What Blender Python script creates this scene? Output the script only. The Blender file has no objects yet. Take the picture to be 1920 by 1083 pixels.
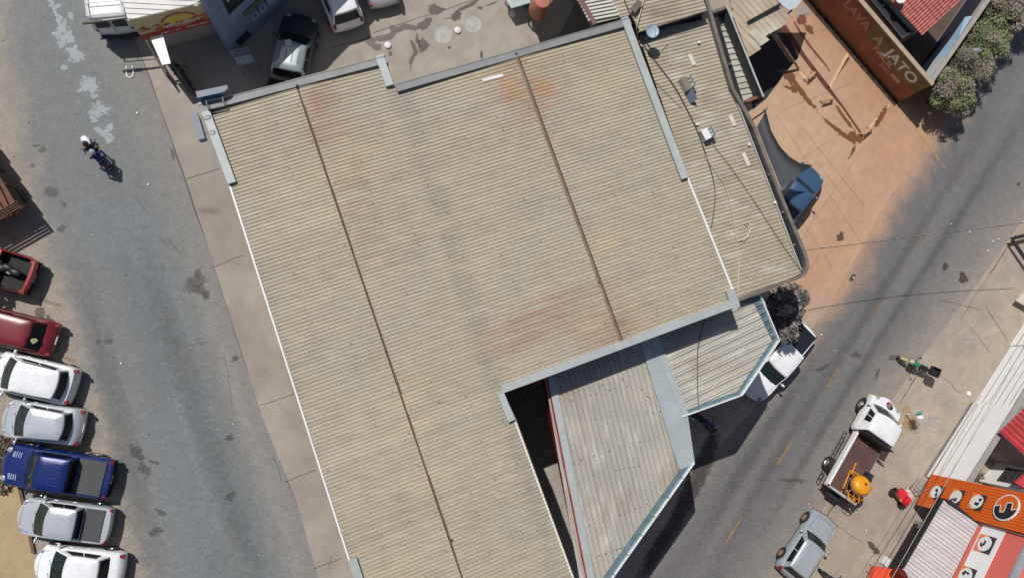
import bpy, bmesh, math, random
import numpy as np
from mathutils import Vector, Matrix
R = math.radians
random.seed(7); rng = np.random.default_rng(7)
sc = bpy.context.scene
C = sc.collection
# ------------------------------------------------------------ camera, sky, sun, exposure
FOC = 1400.; CH = 39.; CX, CY = 960., 541.5
_n = Vector((745-CX, 683-CY, FOC)).normalized()
_Z = -_n
_X = Vector((1, 0, 0)); _X = (_X-_X.dot(_Z)*_Z).normalized()
_Y = _Z.cross(_X)
CM = Matrix((_X, _Y, _Z))                  # camera (right, down, forward) -> world
def W(px, py, z=0.):
    "photo pixel -> world point at height z"
    v = CM @ Vector((px-CX, py-CY, FOC)); t = (CH-z)/-v.z
    return Vector((v.x*t, v.y*t, z))
def WP(pts, z=0.): return [W(p[0], p[1], z) for p in pts]
NPM = np.array([list(r) for r in CM])
def pxof(x, y, z=0.):
    "numpy: world -> photo pixel"
    d = np.stack([x, y, z-CH+0*x], -1) @ NPM
    return CX+FOC*d[..., 0]/d[..., 2], CY+FOC*d[..., 1]/d[..., 2]
cam = bpy.data.cameras.new('camera'); co = bpy.data.objects.new('camera', cam); C.objects.link(co)
r_, d_, f_ = CM@Vector((1, 0, 0)), CM@Vector((0, 1, 0)), CM@Vector((0, 0, 1))
co.matrix_world = Matrix(((r_.x, -d_.x, -f_.x, 0), (r_.y, -d_.y, -f_.y, 0), (r_.z, -d_.z, -f_.z, CH), (0, 0, 0, 1)))
cam.sensor_width = 36; cam.lens = 36*FOC/1920; cam.clip_end = 4000; cam.clip_start = 1
sc.camera = co
SH = Vector((.4035, -.5262, -1.))          # where light travels
wd = bpy.data.worlds.new("World"); sc.world = wd; wd.use_nodes = True
nt = wd.node_tree; bg = nt.nodes['Background']; sk = nt.nodes.new('ShaderNodeTexSky')
sk.sky_type = 'NISHITA'; sk.sun_disc = False
sk.sun_elevation = math.atan2(1, math.hypot(SH.x, SH.y)); sk.sun_rotation = math.atan2(-SH.x, -SH.y)
sk.air_density = 1.0; sk.dust_density = 1.5
nt.links.new(sk.outputs[0], bg.inputs[0]); bg.inputs[1].default_value = .06
sl = bpy.data.lights.new('sun', 'SUN'); sl.energy = 3.75; sl.angle = R(.53); sl.color = (1, .965, .92)
so = bpy.data.objects.new('sun', sl); C.objects.link(so)
so.rotation_euler = SH.to_track_quat('-Z', 'Y').to_euler(); so.location = (-20, 26, 60)
sc.view_settings.view_transform = 'Standard'; sc.view_settings.look = 'None'
sc.view_settings.exposure = 0.0; sc.view_settings.gamma = 1

# ------------------------------------------------------------ materials
def S(r, g, b, k=1.):
    f = lambda c: (c/255/12.92 if c/255 <= .04045 else ((c/255+.055)/1.055)**2.4)
    return (f(r)*k, f(g)*k, f(b)*k)
MATS = {}
def mat(name, col=(.5, .5, .5), rough=.6, metal=0., var=.12, scale=2.5, fine=.06, fscale=40., bump=0., bscale=60., coat=0., vcol=False, trans=False, emit=None, streak=None):
    if name in MATS: return MATS[name]
    m = bpy.data.materials.new(name); m.use_nodes = True; t = m.node_tree; N = t.nodes; L = t.links
    p = N['Principled BSDF']; p.inputs['Roughness'].default_value = rough; p.inputs['Metallic'].default_value = metal
    if coat: p.inputs['Coat Weight'].default_value = coat; p.inputs['Coat Roughness'].default_value = .04
    g = N.new('ShaderNodeNewGeometry')
    if vcol:
        c = N.new('ShaderNodeVertexColor'); c.layer_name = 'Col'; base = c.outputs['Color']
    else:
        c = N.new('ShaderNodeRGB'); c.outputs[0].default_value = (*col, 1); base = c.outputs[0]
    def noise(sc_, det, rg=.6, vec=None):
        n = N.new('ShaderNodeTexNoise'); n.inputs['Scale'].default_value = sc_; n.inputs['Detail'].default_value = det
        n.inputs['Roughness'].default_value = rg; L.new(vec or g.outputs['Position'], n.inputs['Vector']); return n.outputs['Fac']
    def mulr(colr, fac, amt):
        mr = N.new('ShaderNodeMapRange'); mr.inputs[1].default_value = .3; mr.inputs[2].default_value = .7
        mr.inputs[3].default_value = 1-amt; mr.inputs[4].default_value = 1+amt; L.new(fac, mr.inputs[0])
        mx = N.new('ShaderNodeVectorMath'); mx.operation = 'SCALE'; L.new(colr, mx.inputs[0]); L.new(mr.outputs[0], mx.inputs['Scale'])
        return mx.outputs[0]
    o = base
    if var: o = mulr(o, noise(scale, 5), var)
    if fine: o = mulr(o, noise(fscale, 3, .7), fine)
    if streak:
        mp = N.new('ShaderNodeMapping'); mp.inputs['Rotation'].default_value = (0, 0, -streak[0]); mp.inputs['Scale'].default_value = (streak[1], streak[2], 1)
        L.new(g.outputs['Position'], mp.inputs['Vector']); o = mulr(o, noise(1., 4, .6, mp.outputs[0]), streak[3])
    L.new(o, p.inputs['Base Color'])
    if bump:
        b = N.new('ShaderNodeBump'); b.inputs['Strength'].default_value = bump; b.inputs['Distance'].default_value = .02
        L.new(noise(bscale, 4), b.inputs['Height']); L.new(b.outputs[0], p.inputs['Normal'])
    if emit: p.inputs['Emission Color'].default_value = (*emit, 1); p.inputs['Emission Strength'].default_value = 1
    if trans:
        c2 = N.new('ShaderNodeVertexColor'); c2.layer_name = 'Col'
        mr = N.new('ShaderNodeMath'); mr.operation = 'ADD'; L.new(c2.outputs['Alpha'], mr.inputs[0])
        n2 = noise(trans[0], 6, .65); s2 = N.new('ShaderNodeMath'); s2.operation = 'SUBTRACT'; L.new(n2, s2.inputs[0]); s2.inputs[1].default_value = .5
        s3 = N.new('ShaderNodeMath'); s3.operation = 'MULTIPLY'; L.new(s2.outputs[0], s3.inputs[0]); s3.inputs[1].default_value = trans[1]
        L.new(s3.outputs[0], mr.inputs[1])
        m3 = N.new('ShaderNodeMapRange'); m3.inputs[1].default_value = .5-trans[2]; m3.inputs[2].default_value = .5+trans[2]; m3.inputs[4].default_value = trans[3]
        L.new(mr.outputs[0], m3.inputs[0]); L.new(m3.outputs[0], p.inputs['Alpha'])
    MATS[name] = m; return m
def paint(name, c, rough=.35, metal=0.): return mat('paint '+name, c, rough, metal, var=.07, fine=.05, fscale=9, coat=.7)
M_glass = mat('tinted glass', (.008, .010, .012), .12, var=.2, scale=6, fine=0)
M_glassb = mat('windscreen glass', (.016, .026, .024), .12, var=.5, scale=4, fine=0)
for _m in (M_glass, M_glassb): _m.node_tree.nodes['Principled BSDF'].inputs['Specular IOR Level'].default_value = .28
M_tyre = mat('tyre rubber', (.02, .02, .02), .8)
M_rim = mat('alloy rim', (.45, .45, .47), .35, .8)
M_black = mat('black plastic', (.02, .02, .022), .5)
M_dark = mat('dark cavity', (.03, .028, .026), .9)
M_chrome = mat('bright metal', (.7, .7, .7), .25, .9)
M_red = mat('red lamp', (.22, .008, .012), .3)
M_lamp = mat('clear lamp', (.30, .32, .34), .2)
M_plate = mat('plate', (.6, .6, .6), .5)
M_whitep = mat('white enamel', (.72, .72, .71), .45, var=.06)
M_skin = mat('skin', S(150, 100, 75), .5)
M_steel = mat('grey steel', (.25, .25, .25), .45, .4)

# ------------------------------------------------------------ object helpers
def tag(o, label=None, cat=None, group=None, kind=None):
    if label: o['label'] = label
    if cat: o['category'] = cat
    if group: o['group'] = group
    if kind: o['kind'] = kind
    return o
WORLDP = set()
def thing(name, label, cat, loc=(0, 0, 0), rot=0, group=None, world=False):
    o = bpy.data.objects.new(name, None); C.objects.link(o); o.location = loc; o.rotation_euler = (0, 0, rot)
    o.empty_display_size = .3
    if world: WORLDP.add(o.name)
    return tag(o, label, cat, group)

def copy_tree(o, parent=None):
    c = o.copy(); C.objects.link(c)
    if parent: c.parent = parent
    for ch in list(o.children): copy_tree(ch, c)
    return c
def wfix(o, parent):
    if parent.name in WORLDP: o.matrix_parent_inverse = Matrix.Translation(parent.location).inverted()
class MB:
    def __init__(s): s.v = []; s.f = []; s.m = []; s.c = []
    def add(s, vs, fs, m=0, col=None):
        b = len(s.v); s.v += [tuple(v) for v in vs]; s.f += [tuple(b+i for i in f) for f in fs]; s.m += [m]*len(fs)
        if col is not None:
            if len(s.c) < b: s.c += [(1, 1, 1, 1)]*(b-len(s.c))
            s.c += [col]*len(vs)
        return s
    def box(s, c, sz, m=0, rz=0, mt=None):
        x, y, z = [a/2 for a in sz]
        vs = [Vector((i*x, j*y, k*z)) for i in (-1, 1) for j in (-1, 1) for k in (-1, 1)]
        q = Matrix.Rotation(rz, 3, 'Z') if mt is None else mt
        vs = [q@v+Vector(c) for v in vs]
        return s.add(vs, [(0, 1, 3, 2), (4, 6, 7, 5), (0, 4, 5, 1), (2, 3, 7, 6), (0, 2, 6, 4), (1, 5, 7, 3)], m)
    def tube(s, a, b, r, m=0, n=8, r2=None, cap=True):
        a, b = Vector(a), Vector(b); d = (b-a)
        if d.length < 1e-6: return s
        q = d.to_track_quat('Z', 'Y'); r2 = r if r2 is None else r2
        vs = [a+q@Vector((r*math.cos(t), r*math.sin(t), 0)) for t in [2*math.pi*i/n for i in range(n)]]
        vs += [b+q@Vector((r2*math.cos(t), r2*math.sin(t), 0)) for t in [2*math.pi*i/n for i in range(n)]]
        fs = [(i, (i+1) % n, n+(i+1) % n, n+i) for i in range(n)]
        if cap: fs += [tuple(range(n-1, -1, -1)), tuple(range(n, 2*n))]
        return s.add(vs, fs, m)
    def path(s, pts, r, m=0, n=6):
        for a, b in zip(pts[:-1], pts[1:]): s.tube(a, b, r, m, n)
        return s
    def prism(s, poly, z0, z1, m=0, mtop=None, bottom=True):
        n = len(poly); poly = [(p[0], p[1]) for p in poly]
        ar = sum(poly[i][0]*poly[(i+1) % n][1]-poly[(i+1) % n][0]*poly[i][1] for i in range(n))
        if ar < 0: poly = poly[::-1]
        vs = [(x, y, z0) for x, y in poly]+[(x, y, z1) for x, y in poly]
        s.add(vs, [(i, (i+1) % n, n+(i+1) % n, n+i) for i in range(n)], m)
        s.add([(x, y, z1) for x, y in poly], [tuple(range(n))], m if mtop is None else mtop)
        if bottom: s.add([(x, y, z0) for x, y in poly], [tuple(range(n-1, -1, -1))], m)
        return s
    def lathe(s, prof, c=(0, 0, 0), n=20, m=0, mt=None):
        mt = mt or Matrix.Identity(3); vs = []; c = Vector(c)
        for r, z in prof: vs += [c+mt@Vector((r*math.cos(2*math.pi*i/n), r*math.sin(2*math.pi*i/n), z)) for i in range(n)]
        fs = [(k*n+i, k*n+(i+1) % n, (k+1)*n+(i+1) % n, (k+1)*n+i) for k in range(len(prof)-1) for i in range(n)]
        return s.add(vs, fs, m)
    def ball(s, c, r, m=0, n=12, sq=(1, 1, 1)):
        pr = [(max(1e-4, r*math.sin(math.pi*i/8)), -r*math.cos(math.pi*i/8)) for i in range(9)]
        return s.lathe(pr, c, n, m, Matrix.Diagonal(sq))
    def build(s, name, mats, parent=None, smooth=None, loc=None, rot=0):
        me = bpy.data.meshes.new(name); me.from_pydata(s.v, [], s.f)
        if not isinstance(mats, (list, tuple)): mats = [mats]
        for m in mats: me.materials.append(m)
        me.polygons.foreach_set('material_index', s.m)
        if s.c:
            s.c += [(1, 1, 1, 1)]*(len(s.v)-len(s.c))
            a = me.color_attributes.new('Col', 'FLOAT_COLOR', 'POINT'); a.data.foreach_set('color', np.array(s.c, dtype=np.float32).ravel())
        if smooth is not None:
            me.polygons.foreach_set('use_smooth', [True]*len(me.polygons)); me.set_sharp_from_angle(angle=R(smooth))
        me.update(); o = bpy.data.objects.new(name, me); C.objects.link(o)
        if parent: o.parent = parent; wfix(o, parent)
        if loc is not None: o.location = loc
        if rot: o.rotation_euler = (0, 0, rot)
        return o
_fc = {}
def text(s, size, mt4, m, parent=None, name='lettering', ext=.004, bold=0., width=None):
    cu = bpy.data.curves.new('t', 'FONT'); cu.body = s; cu.size = size; cu.extrude = ext; cu.align_x = 'CENTER'; cu.align_y = 'CENTER'; cu.offset = bold
    t = bpy.data.objects.new('t', cu); C.objects.link(t); dg = bpy.context.evaluated_depsgraph_get(); dg.update()
    me = bpy.data.meshes.new_from_object(t.evaluated_get(dg)); bpy.data.objects.remove(t)
    if width:
        xs = [v.co.x for v in me.vertices]; k = width/max(.01, max(xs)-min(xs))
        for v in me.vertices: v.co.x *= k
    me.materials.clear(); me.materials.append(m)
    o = bpy.data.objects.new(name, me); C.objects.link(o); o.matrix_world = mt4
    if parent: o.parent = parent; o.matrix_parent_inverse = parent.matrix_basis.inverted()
    return o
def frame(o, x, y):
    x = Vector(x).normalized(); y = Vector(y); y = (y-y.dot(x)*x).normalized(); z = x.cross(y)
    return Matrix(((x.x, y.x, z.x, o[0]), (x.y, y.y, z.y, o[1]), (x.z, y.z, z.z, o[2]), (0, 0, 0, 1)))
# value noise
_lat = rng.random((256, 256))
def vn(x, y):
    xi = np.floor(x).astype(int); yi = np.floor(y).astype(int); fx = x-xi; fy = y-yi
    fx = fx*fx*(3-2*fx); fy = fy*fy*(3-2*fy); g = lambda a, b: _lat[a % 256, b % 256]
    return (g(xi, yi)*(1-fx)+g(xi+1, yi)*fx)*(1-fy)+(g(xi, yi+1)*(1-fx)+g(xi+1, yi+1)*fx)*fy
def fbm(x, y, o=4):
    s = 0; a = .5
    for i in range(o): s = s+a*vn(x*2**i+17*i, y*2**i+31*i); a /= 2
    return s/(1-.5**o)
def sst(a, b, x):
    t = np.clip((x-a)/(b-a), 0, 1); return t*t*(3-2*t)
def xat(poly, py):
    "x of a polyline (given as (x,y) with y rising) at rows py"
    ys = [p[1] for p in poly]; xs = [p[0] for p in poly]; return np.interp(py, ys, xs)
def blob(px, py, cx, cy, rx, ry=None, a=0.):
    ry = ry or rx; c, s = math.cos(a), math.sin(a); u = (px-cx)*c+(py-cy)*s; v = -(px-cx)*s+(py-cy)*c
    return np.exp(-((u/rx)**2+(v/ry)**2))
def mixc(a, b, t): t = t[..., None]; return a*(1-t)+np.array(b)*t

# ------------------------------------------------------------ ground colours (paint, dust and soil: real surface dirt)
K = .93
AL = S(122, 124, 124, K); ALd = S(104, 109, 111, K); TAN = S(153, 144, 132, K); CON = S(158, 150, 139, K); CON2 = S(163, 155, 144, K)
AR = S(113, 111, 110, K); ORG = S(180, 148, 121, K); ORG2 = S(174, 128, 94, K); SOIL = S(176, 152, 116, K)
LE = [(15, -60), (35, 150), (62, 320), (100, 460), (150, 600), (178, 720), (212, 830), (240, 930), (262, 1010), (300, 1150)]     # tan | asphalt
LK = [(200, -60), (247, 60), (300, 200), (350, 335), (402, 500), (452, 655), (490, 775), (560, 950), (605, 1110), (640, 1250)]  # kerb line
RL = [(1960, -80), (1850, 90), (1748, 255), (1655, 390), (1570, 545), (1492, 660), (1430, 745), (1320, 870), (1170, 1110), (1100, 1250)]
RR = [(2250, -80), (2060, 230), (1905, 430), (1805, 570), (1712, 690), (1640, 800), (1555, 935), (1450, 1100), (1380, 1250)]
def groundcol(x, y):
    px, py = pxof(x, y); n = fbm(x*.35, y*.35); n2 = fbm(x*1.3+9, y*1.3); n3 = fbm(x*4, y*4+5, 3)
    col = np.zeros(x.shape+(3,))+np.array(CON2)
    # courtyard concrete
    col = mixc(col, S(150, 143, 132, K), sst(.35, .65, n2)*.7)
    # orange dusty forecourt right of the main building
    t = sst(1330, 1420, px)*sst(640, 470, py+(px-1500)*.1)
    col = mixc(col, S(192, 160, 132, K), t)
    t2 = sst(-90, 40, px-xat([(1410, -60), (1440, 100), (1520, 250), (1600, 420)], py))*sst(460, 250, py)*sst(1320, 1400, px)
    nw = np.exp(-((px-xat([(1540, -60), (1590, 60), (1690, 196), (1790, 330)], py))/90)**2); col = mixc(col, ORG, t2*(.35+.45*n)); col = mixc(col, ORG2, np.clip(t2*(sst(.45, .75, n)*.35+nw*.7*(.5+n)), 0, 1))
    # orange dust drift beside the right road
    e = px-xat(RL, py)
    t3 = np.exp(-((e+55)/60)**2)*sst(760, 520, py)*sst(150, 260, py); col = mixc(col, S(184, 144, 116, K), np.clip(t3*(.5+n), 0, 1))
    # right apron
    t4 = sst(-30, 30, px-xat(RR, py))*sst(1100, 1300, px); col = mixc(col, S(163, 150, 135, K), t4)
    col = mixc(col, S(148, 138, 127, K), t4*sst(.45, .7, n2)*.6)
    col = mixc(col, S(176, 164, 148, K), t4*sst(.5, .75, fbm(x*.5+40, y*.5))*.6)
    # left side dirt + planter
    t5 = sst(60, -10, px-xat([(30, 780), (40, 905), (62, 1040), (80, 1150)], py))*sst(800, 830, py); col = mixc(col, SOIL, t5)
    col = mixc(col, S(120, 100, 72, K), t5*sst(.5, .7, n2)*sst(960, 900, py))
    col *= (.9+.2*n3)[..., None]
    return np.clip(col, 0, 1)
def roadLcol(x, y):
    px, py = pxof(x, y); n = fbm(x*.3, y*.3); n2 = fbm(x*1.2+9, y*1.2); n3 = fbm(x*5, y*5+5, 3)
    col = np.zeros(x.shape+(3,))+np.array(AL)
    e = px-xat(LE, py); k = px-xat(LK, py)
    # darker polished lanes
    for off, w in ((130, 42), (215, 30)):
        l = np.exp(-((e-off)/w)**2); col = mixc(col, ALd, l*(.35+.6*n2)*sst(250, 520, py))
    col = mixc(col, S(122, 128, 131, K), np.exp(-((e-150)/90)**2)*sst(.4, .6, n)*.6)
    col = mixc(col, S(136, 133, 127, K), sst(-110, -25, k)*(.45+.5*n2))
    col = mixc(col, S(144, 138, 130, K), np.exp(-((k+38)/14)**2)*sst(500, 700, py)*.6)
    col = mixc(col, TAN, sst(45, -40, e+60*(n2-.5)+4))
    col = mixc(col, S(160, 147, 133, K), sst(0, -80, e)*sst(.4, .65, n)*.7)
    for cx, cy, rx, ry, a, s in ((257, 848, 22, 10, .8, .4), (95, 362, 16, 9, .2, .5), (120, 383, 5, 5, 0, .6), (428, 820, 12, 6, -.4, .5), (330, 640, 14, 8, 1.2, .25)):
        col = mixc(col, S(98, 95, 90, K), np.clip(blob(px, py, cx, cy, rx, ry, a)*s*(.6+.8*n3), 0, 1))
    col *= (.93+.14*n3)[..., None]; return np.clip(col, 0, 1)
def roadRcol(x, y):
    px, py = pxof(x, y); n = fbm(x*.35, y*.35); n2 = fbm(x*1.3+3, y*1.3); n3 = fbm(x*5, y*5+5, 3)
    col = np.zeros(x.shape+(3,))+np.array(AR); l = px-xat(RL, py); r = xat(RR, py)-px
    col = mixc(col, S(120, 117, 115, K), sst(.4, .7, n)*.6)
    for off, w in ((70, 28), (150, 26)): col = mixc(col, S(97, 95, 96, K), np.exp(-((l-off)/w)**2)*(.4+.5*n2)*.8)
    ed = sst(720, 560, py); col = mixc(col, S(184, 146, 118, K), sst(60, -15, l+50*(n2-.5))*ed*.95)
    col = mixc(col, S(142, 134, 126, K), sst(45, -5, l)*(1-ed)*.7)
    col = mixc(col, S(148, 139, 129, K), sst(62, 2, r+45*(n2-.5))); col = mixc(col, S(136, 130, 123, K), sst(110, 40, r)*.5)
    col *= (.93+.14*n3)[..., None]; return np.clip(col, 0, 1)
def sidecol(x, y):
    px, py = pxof(x, y); n = fbm(x*.5, y*.5); n3 = fbm(x*5, y*5+5, 3)
    col = np.zeros(x.shape+(3,))+np.array(S(155, 149, 139, K)); k = px-xat(LK, py)
    col = mixc(col, S(152, 144, 133, K), sst(335, 345, py+.25*(px-370)))
    col = mixc(col, S(164, 156, 144, K), sst(.45, .65, n)*.7); col = mixc(col, S(145, 137, 126, K), sst(.6, .4, n)*.4)
    for cx, cy, rx, ry in ((395, 398, 18, 4), (412, 424, 10, 4), (390, 395, 25, 7)): col = mixc(col, S(122, 112, 101, K), blob(px, py, cx, cy, rx, ry, -.25)*.8)
    col *= (.95+.1*n3)[..., None]; return np.clip(col, 0, 1)
def sheet(name, poly, z, colf, step, m, z0=None, far=False):
    "horizontal sheet with a fine inner grid so that its dirt can vary; optional kerb skirt down to z0"
    bm = bmesh.new(); vs = [bm.verts.new((p[0], p[1], z)) for p in poly]; bm.faces.new(vs)
    xs = [p[0] for p in poly]; ys = [p[1] for p in poly]
    def cuts(lo, hi):
        a = list(np.arange(max(lo, -24), min(hi, 44), step))
        return a
    for x in cuts(min(xs), max(xs)):
        bmesh.ops.bisect_plane(bm, geom=bm.verts[:]+bm.edges[:]+bm.faces[:], plane_co=(x, 0, 0), plane_no=(1, 0, 0))
    for y in cuts(min(ys), max(ys)):
        bmesh.ops.bisect_plane(bm, geom=bm.verts[:]+bm.edges[:]+bm.faces[:], plane_co=(0, y, 0), plane_no=(0, 1, 0))
    if z0 is not None:
        be = [e for e in bm.edges if e.is_boundary]; r = bmesh.ops.extrude_edge_only(bm, edges=be)
        for v in r['geom']:
            if isinstance(v, bmesh.types.BMVert): v.co.z = z0
    bmesh.ops.recalc_face_normals(bm, faces=bm.faces[:])
    me = bpy.data.meshes.new(name); bm.to_mesh(me); bm.free()
    n = len(me.vertices); a = np.zeros(n*3, dtype=np.float32); me.vertices.foreach_get('co', a); a = a.reshape(-1, 3).astype(float)
    c = colf(a[:, 0], a[:, 1]); ca = np.ones((n, 4), dtype=np.float32); ca[:, :3] = c
    at = me.color_attributes.new('Col', 'FLOAT_COLOR', 'POINT'); at.data.foreach_set('color', ca.ravel())
    me.materials.append(m); o = bpy.data.objects.new(name, me); C.objects.link(o); return tag(o, kind='structure')
M_gr = mat('concrete ground', vcol=True, rough=.9, var=.07, scale=1.2, fine=.10, fscale=14, bump=.15, bscale=30)
M_as = mat('worn asphalt', vcol=True, rough=.85, var=.09, scale=2.2, fine=.16, fscale=8, bump=.4, bscale=30)
def gridground():
    ax = np.concatenate([[-1500, -400, -120, -50, -30], np.arange(-24, 44.01, .25), [55, 90, 200, 500, 1500]])
    ay = np.concatenate([[-1500, -400, -120, -50, -26], np.arange(-18, 28.01, .25), [40, 80, 200, 500, 1500]])
    X, Y = np.meshgrid(ax, ay); nx = len(ax); ny = len(ay)
    v = np.stack([X.ravel(), Y.ravel(), 0*X.ravel()], -1); i = np.arange((nx-1)*(ny-1)); a = (i//(nx-1))*nx+i % (nx-1)
    f = np.stack([a, a+1, a+1+nx, a+nx], -1)
    me = bpy.data.meshes.new('ground'); me.from_pydata(v.tolist(), [], f.tolist())
    xx = np.clip(v[:, 0], -26, 46); yy = np.clip(v[:, 1], -20, 30)
    ca = np.ones((len(v), 4), dtype=np.float32); ca[:, :3] = groundcol(xx, yy)
    at = me.color_attributes.new('Col', 'FLOAT_COLOR', 'POINT'); at.data.foreach_set('color', ca.ravel())
    me.materials.append(M_gr); o = bpy.data.objects.new('ground', me); C.objects.link(o); tag(o, kind='structure')
gridground()
lk = [p for p in LK]
rl = WP([(-120, -60)]+lk+[(70, 1250), (78, 1110), (62, 1040), (36, 905), (22, 840), (-120, 800)])
sheet('road', rl, .004, roadLcol, .25, M_as)
rr = WP(RL+RR[::-1]); o = sheet('road', rr, .004, roadRcol, .25, M_as)
pv = WP([(300, 200), (350, 335), (402, 500), (452, 655), (490, 775), (560, 950), (605, 1110), (640, 1250), (900, 1250), (760, 700), (560, 230), (420, 190)])
sheet('pavement', pv, .07, sidecol, .3, M_gr, z0=-.02)
# joints, cracks and stains lying on the concrete
M_joint = mat('joint grime', S(96, 86, 76, K), .95, var=.3, scale=6)
M_crack = mat('crack', S(88, 84, 80, K), .95, var=.3, scale=6)
def strips(name, lines, z, m, kind='structure'):
    mb = MB()
    for w, pts in lines:
        P = WP(pts, z); L_, Rr = [], []
        for i, p in enumerate(P):
            a = P[max(0, i-1)]; b = P[min(len(P)-1, i+1)]; d = (b-a).normalized(); nn = Vector((-d.y, d.x, 0))*w/2*(random.uniform(.6, 1.3) if len(P) > 2 else 1)
            L_.append(p+nn); Rr.append(p-nn)
        for i in range(len(P)-1): mb.add([Rr[i], Rr[i+1], L_[i+1], L_[i]], [(0, 1, 2, 3)])
    return tag(mb.build(name, m), kind=kind)
def wob(a, b, n, amp):
    return [(a[0]+(b[0]-a[0])*i/n+random.uniform(-amp, amp)*(0 < i < n), a[1]+(b[1]-a[1])*i/n+random.uniform(-amp, amp)*(0 < i < n)) for i in range(n+1)]
strips('pavement_joint', [(.035, [(350, 335), (412, 316)]), (.03, [(487, 760), (552, 738)]), (.03, [(534, 903), (592, 880)]), (.03, [(402, 500), (455, 478)]), (.03, [(588, 1065), (640, 1046)]), (.02, [(622, 1040), (616, 1065)])], .076, M_joint)
strips('concrete_joint', [
    (.05, wob((490, 775), (402, 500), 8, 1.)), (.05, wob((492, 778), (560, 950), 6, 1)), (.05, wob((300, 200), (402, 500), 10, 1)), (.04, wob((247, 60), (300, 200), 5, 1)),
    (.05, wob((1718, 705), (1686, 757), 6, .8)), (.05, wob((1905, 440), (1857, 512), 6, 1)), (.03, wob((1857, 512), (1800, 600), 6, 1)),
    (.025, wob((1838, 580), (1762, 562), 5, 1)), (.03, wob((1850, 575), (1890, 640), 5, 1.5)), (.025, wob((1818, 610), (1856, 660), 5, 1.5)), (.025, wob((1760, 700), (1800, 735), 5, 2)),
    (.03, wob((1580, 880), (1548, 975), 7, 1)), (.025, wob((1552, 972), (1622, 1020), 7, 3)),
    ], .009, M_joint)
strips('slab_joint', [
    (.025, [(1506, 242), (1620, 386)]), (.02, [(1560, 262), (1500, 300)]), (.02, [(1455, 215), (1625, 470)]), (.025, wob((1620, 270), (1500, 455), 8, 2)), (.02, [(1480, 380), (1560, 500)]), (.02, [(1560, 440), (1520, 500)]),
    (.02, [(1530, 300), (1585, 375)]), (.02, [(1475, 285), (1520, 340)]), (.02, [(1600, 155), (1470, 205)])], .0092, mat('faint joint', S(150, 120, 98, K), .95, var=.3, scale=6))
strips('concrete_joint', [(.03, wob((700, 62), (925, -10), 8, 2)), (.03, wob((620, 90), (735, 62), 6, 1)), (.02, [(727, 42), (740, 60)]),
    (.02, [(1600, 155), (1470, 205)]), (.02, [(1585, 40), (1540, 58)]),
], .009, M_joint)
strips('road_crack', [(.05, wob((1585, 915), (1572, 935), 4, 1)), (.07, wob((1570, 938), (1548, 975), 6, 2)), (.02, wob((512, 850), (528, 905), 8, 2)), (.03, wob((1500, 590), (1512, 585), 3, 1)),
    (.02, wob((420, 660), (436, 760), 14, 1.5)), (.02, wob((345, 648), (392, 640), 9, 1.5)), (.02, wob((1742, 575), (1715, 620), 8, 1.5))], .012, M_crack)


# irregular marks
def decal(name, blobs, z, m):
    mb = MB()
    for q_, pts in enumerate(blobs):
        P = WP(pts, z+.0002*q_); c = sum(P, Vector())/len(P); n = len(P)
        mb.add([c], [], 0, (1, 1, 1, 1)); b = len(mb.v)-1
        for k, al in ((.6, 1), (1., .5), (1.35, 0)):
            for p in P: mb.v.append(tuple(c+(p-c)*k)); mb.c.append((1, 1, 1, al))
        for i in range(n):
            j = (i+1) % n; mb.f.append((b, b+1+i, b+1+j)); mb.m.append(0)
            for r in (0, 1): mb.f.append((b+1+r*n+i, b+1+(r+1)*n+i, b+1+(r+1)*n+j, b+1+r*n+j)); mb.m.append(0)
    return tag(mb.build(name, m), kind='structure')
def oval(cx, cy, rx, ry=None, a=0, n=12, j=.25):
    ry = ry or rx; a = R(a); out = []
    for i in range(n):
        t = 2*math.pi*i/n; k = 1+random.uniform(-j, j); u, v = rx*k*math.cos(t), ry*k*math.sin(t)
        out.append((cx+u*math.cos(a)-v*math.sin(a), cy+u*math.sin(a)+v*math.cos(a)))
    return out
def ribbons(name, items, z, m):
    "painted or damp tracks: soft edged strips along pixel polylines"
    mb = MB()
    for q, (w, pts) in enumerate(items):
        P = WP(pts, z+.0006*q); n = len(P); b = len(mb.v)
        for i, p in enumerate(P):
            a_, c_ = P[max(0, i-1)], P[min(n-1, i+1)]; d = (c_-a_).normalized(); nn = Vector((-d.y, d.x, 0))*w*.5*random.uniform(.75, 1.25); e = .25 if i in (0, n-1) else 1
            for k, al in ((-1.4, 0), (-.9, .55), (0, 1), (.9, .55), (1.4, 0)): mb.v.append(tuple(p+nn*k)); mb.c.append((1, 1, 1, al*e))
        for i in range(n-1):
            for k in range(4): mb.f.append((b+i*5+k, b+i*5+k+1, b+i*5+k+6, b+i*5+k+5)); mb.m.append(0)
    return tag(mb.build(name, m), kind='structure')
M_lime = mat('white worn patch', S(168, 175, 177, K), .9, trans=(5, 4.5, .05, .85), fine=.12)
M_wet = mat('damp stain', S(92, 80, 72, K), .4, trans=(5, 1.6, .08, .85))
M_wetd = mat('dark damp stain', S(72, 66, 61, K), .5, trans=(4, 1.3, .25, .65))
M_oil = mat('oil stain', S(90, 87, 83, K), .6, trans=(6, 2.6, .3, .5))
M_mud = mat('wet red mud', S(122, 78, 54, K), .45, trans=(5, 1.7, .07, .95))
M_pale = mat('pale patch', S(176, 168, 162, K), .85, trans=(4, 2.4, .2, .7))
M_disc = mat('cast concrete disc', S(172, 172, 166, K), .9, var=.2, scale=3, fine=.15, fscale=20)
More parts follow.
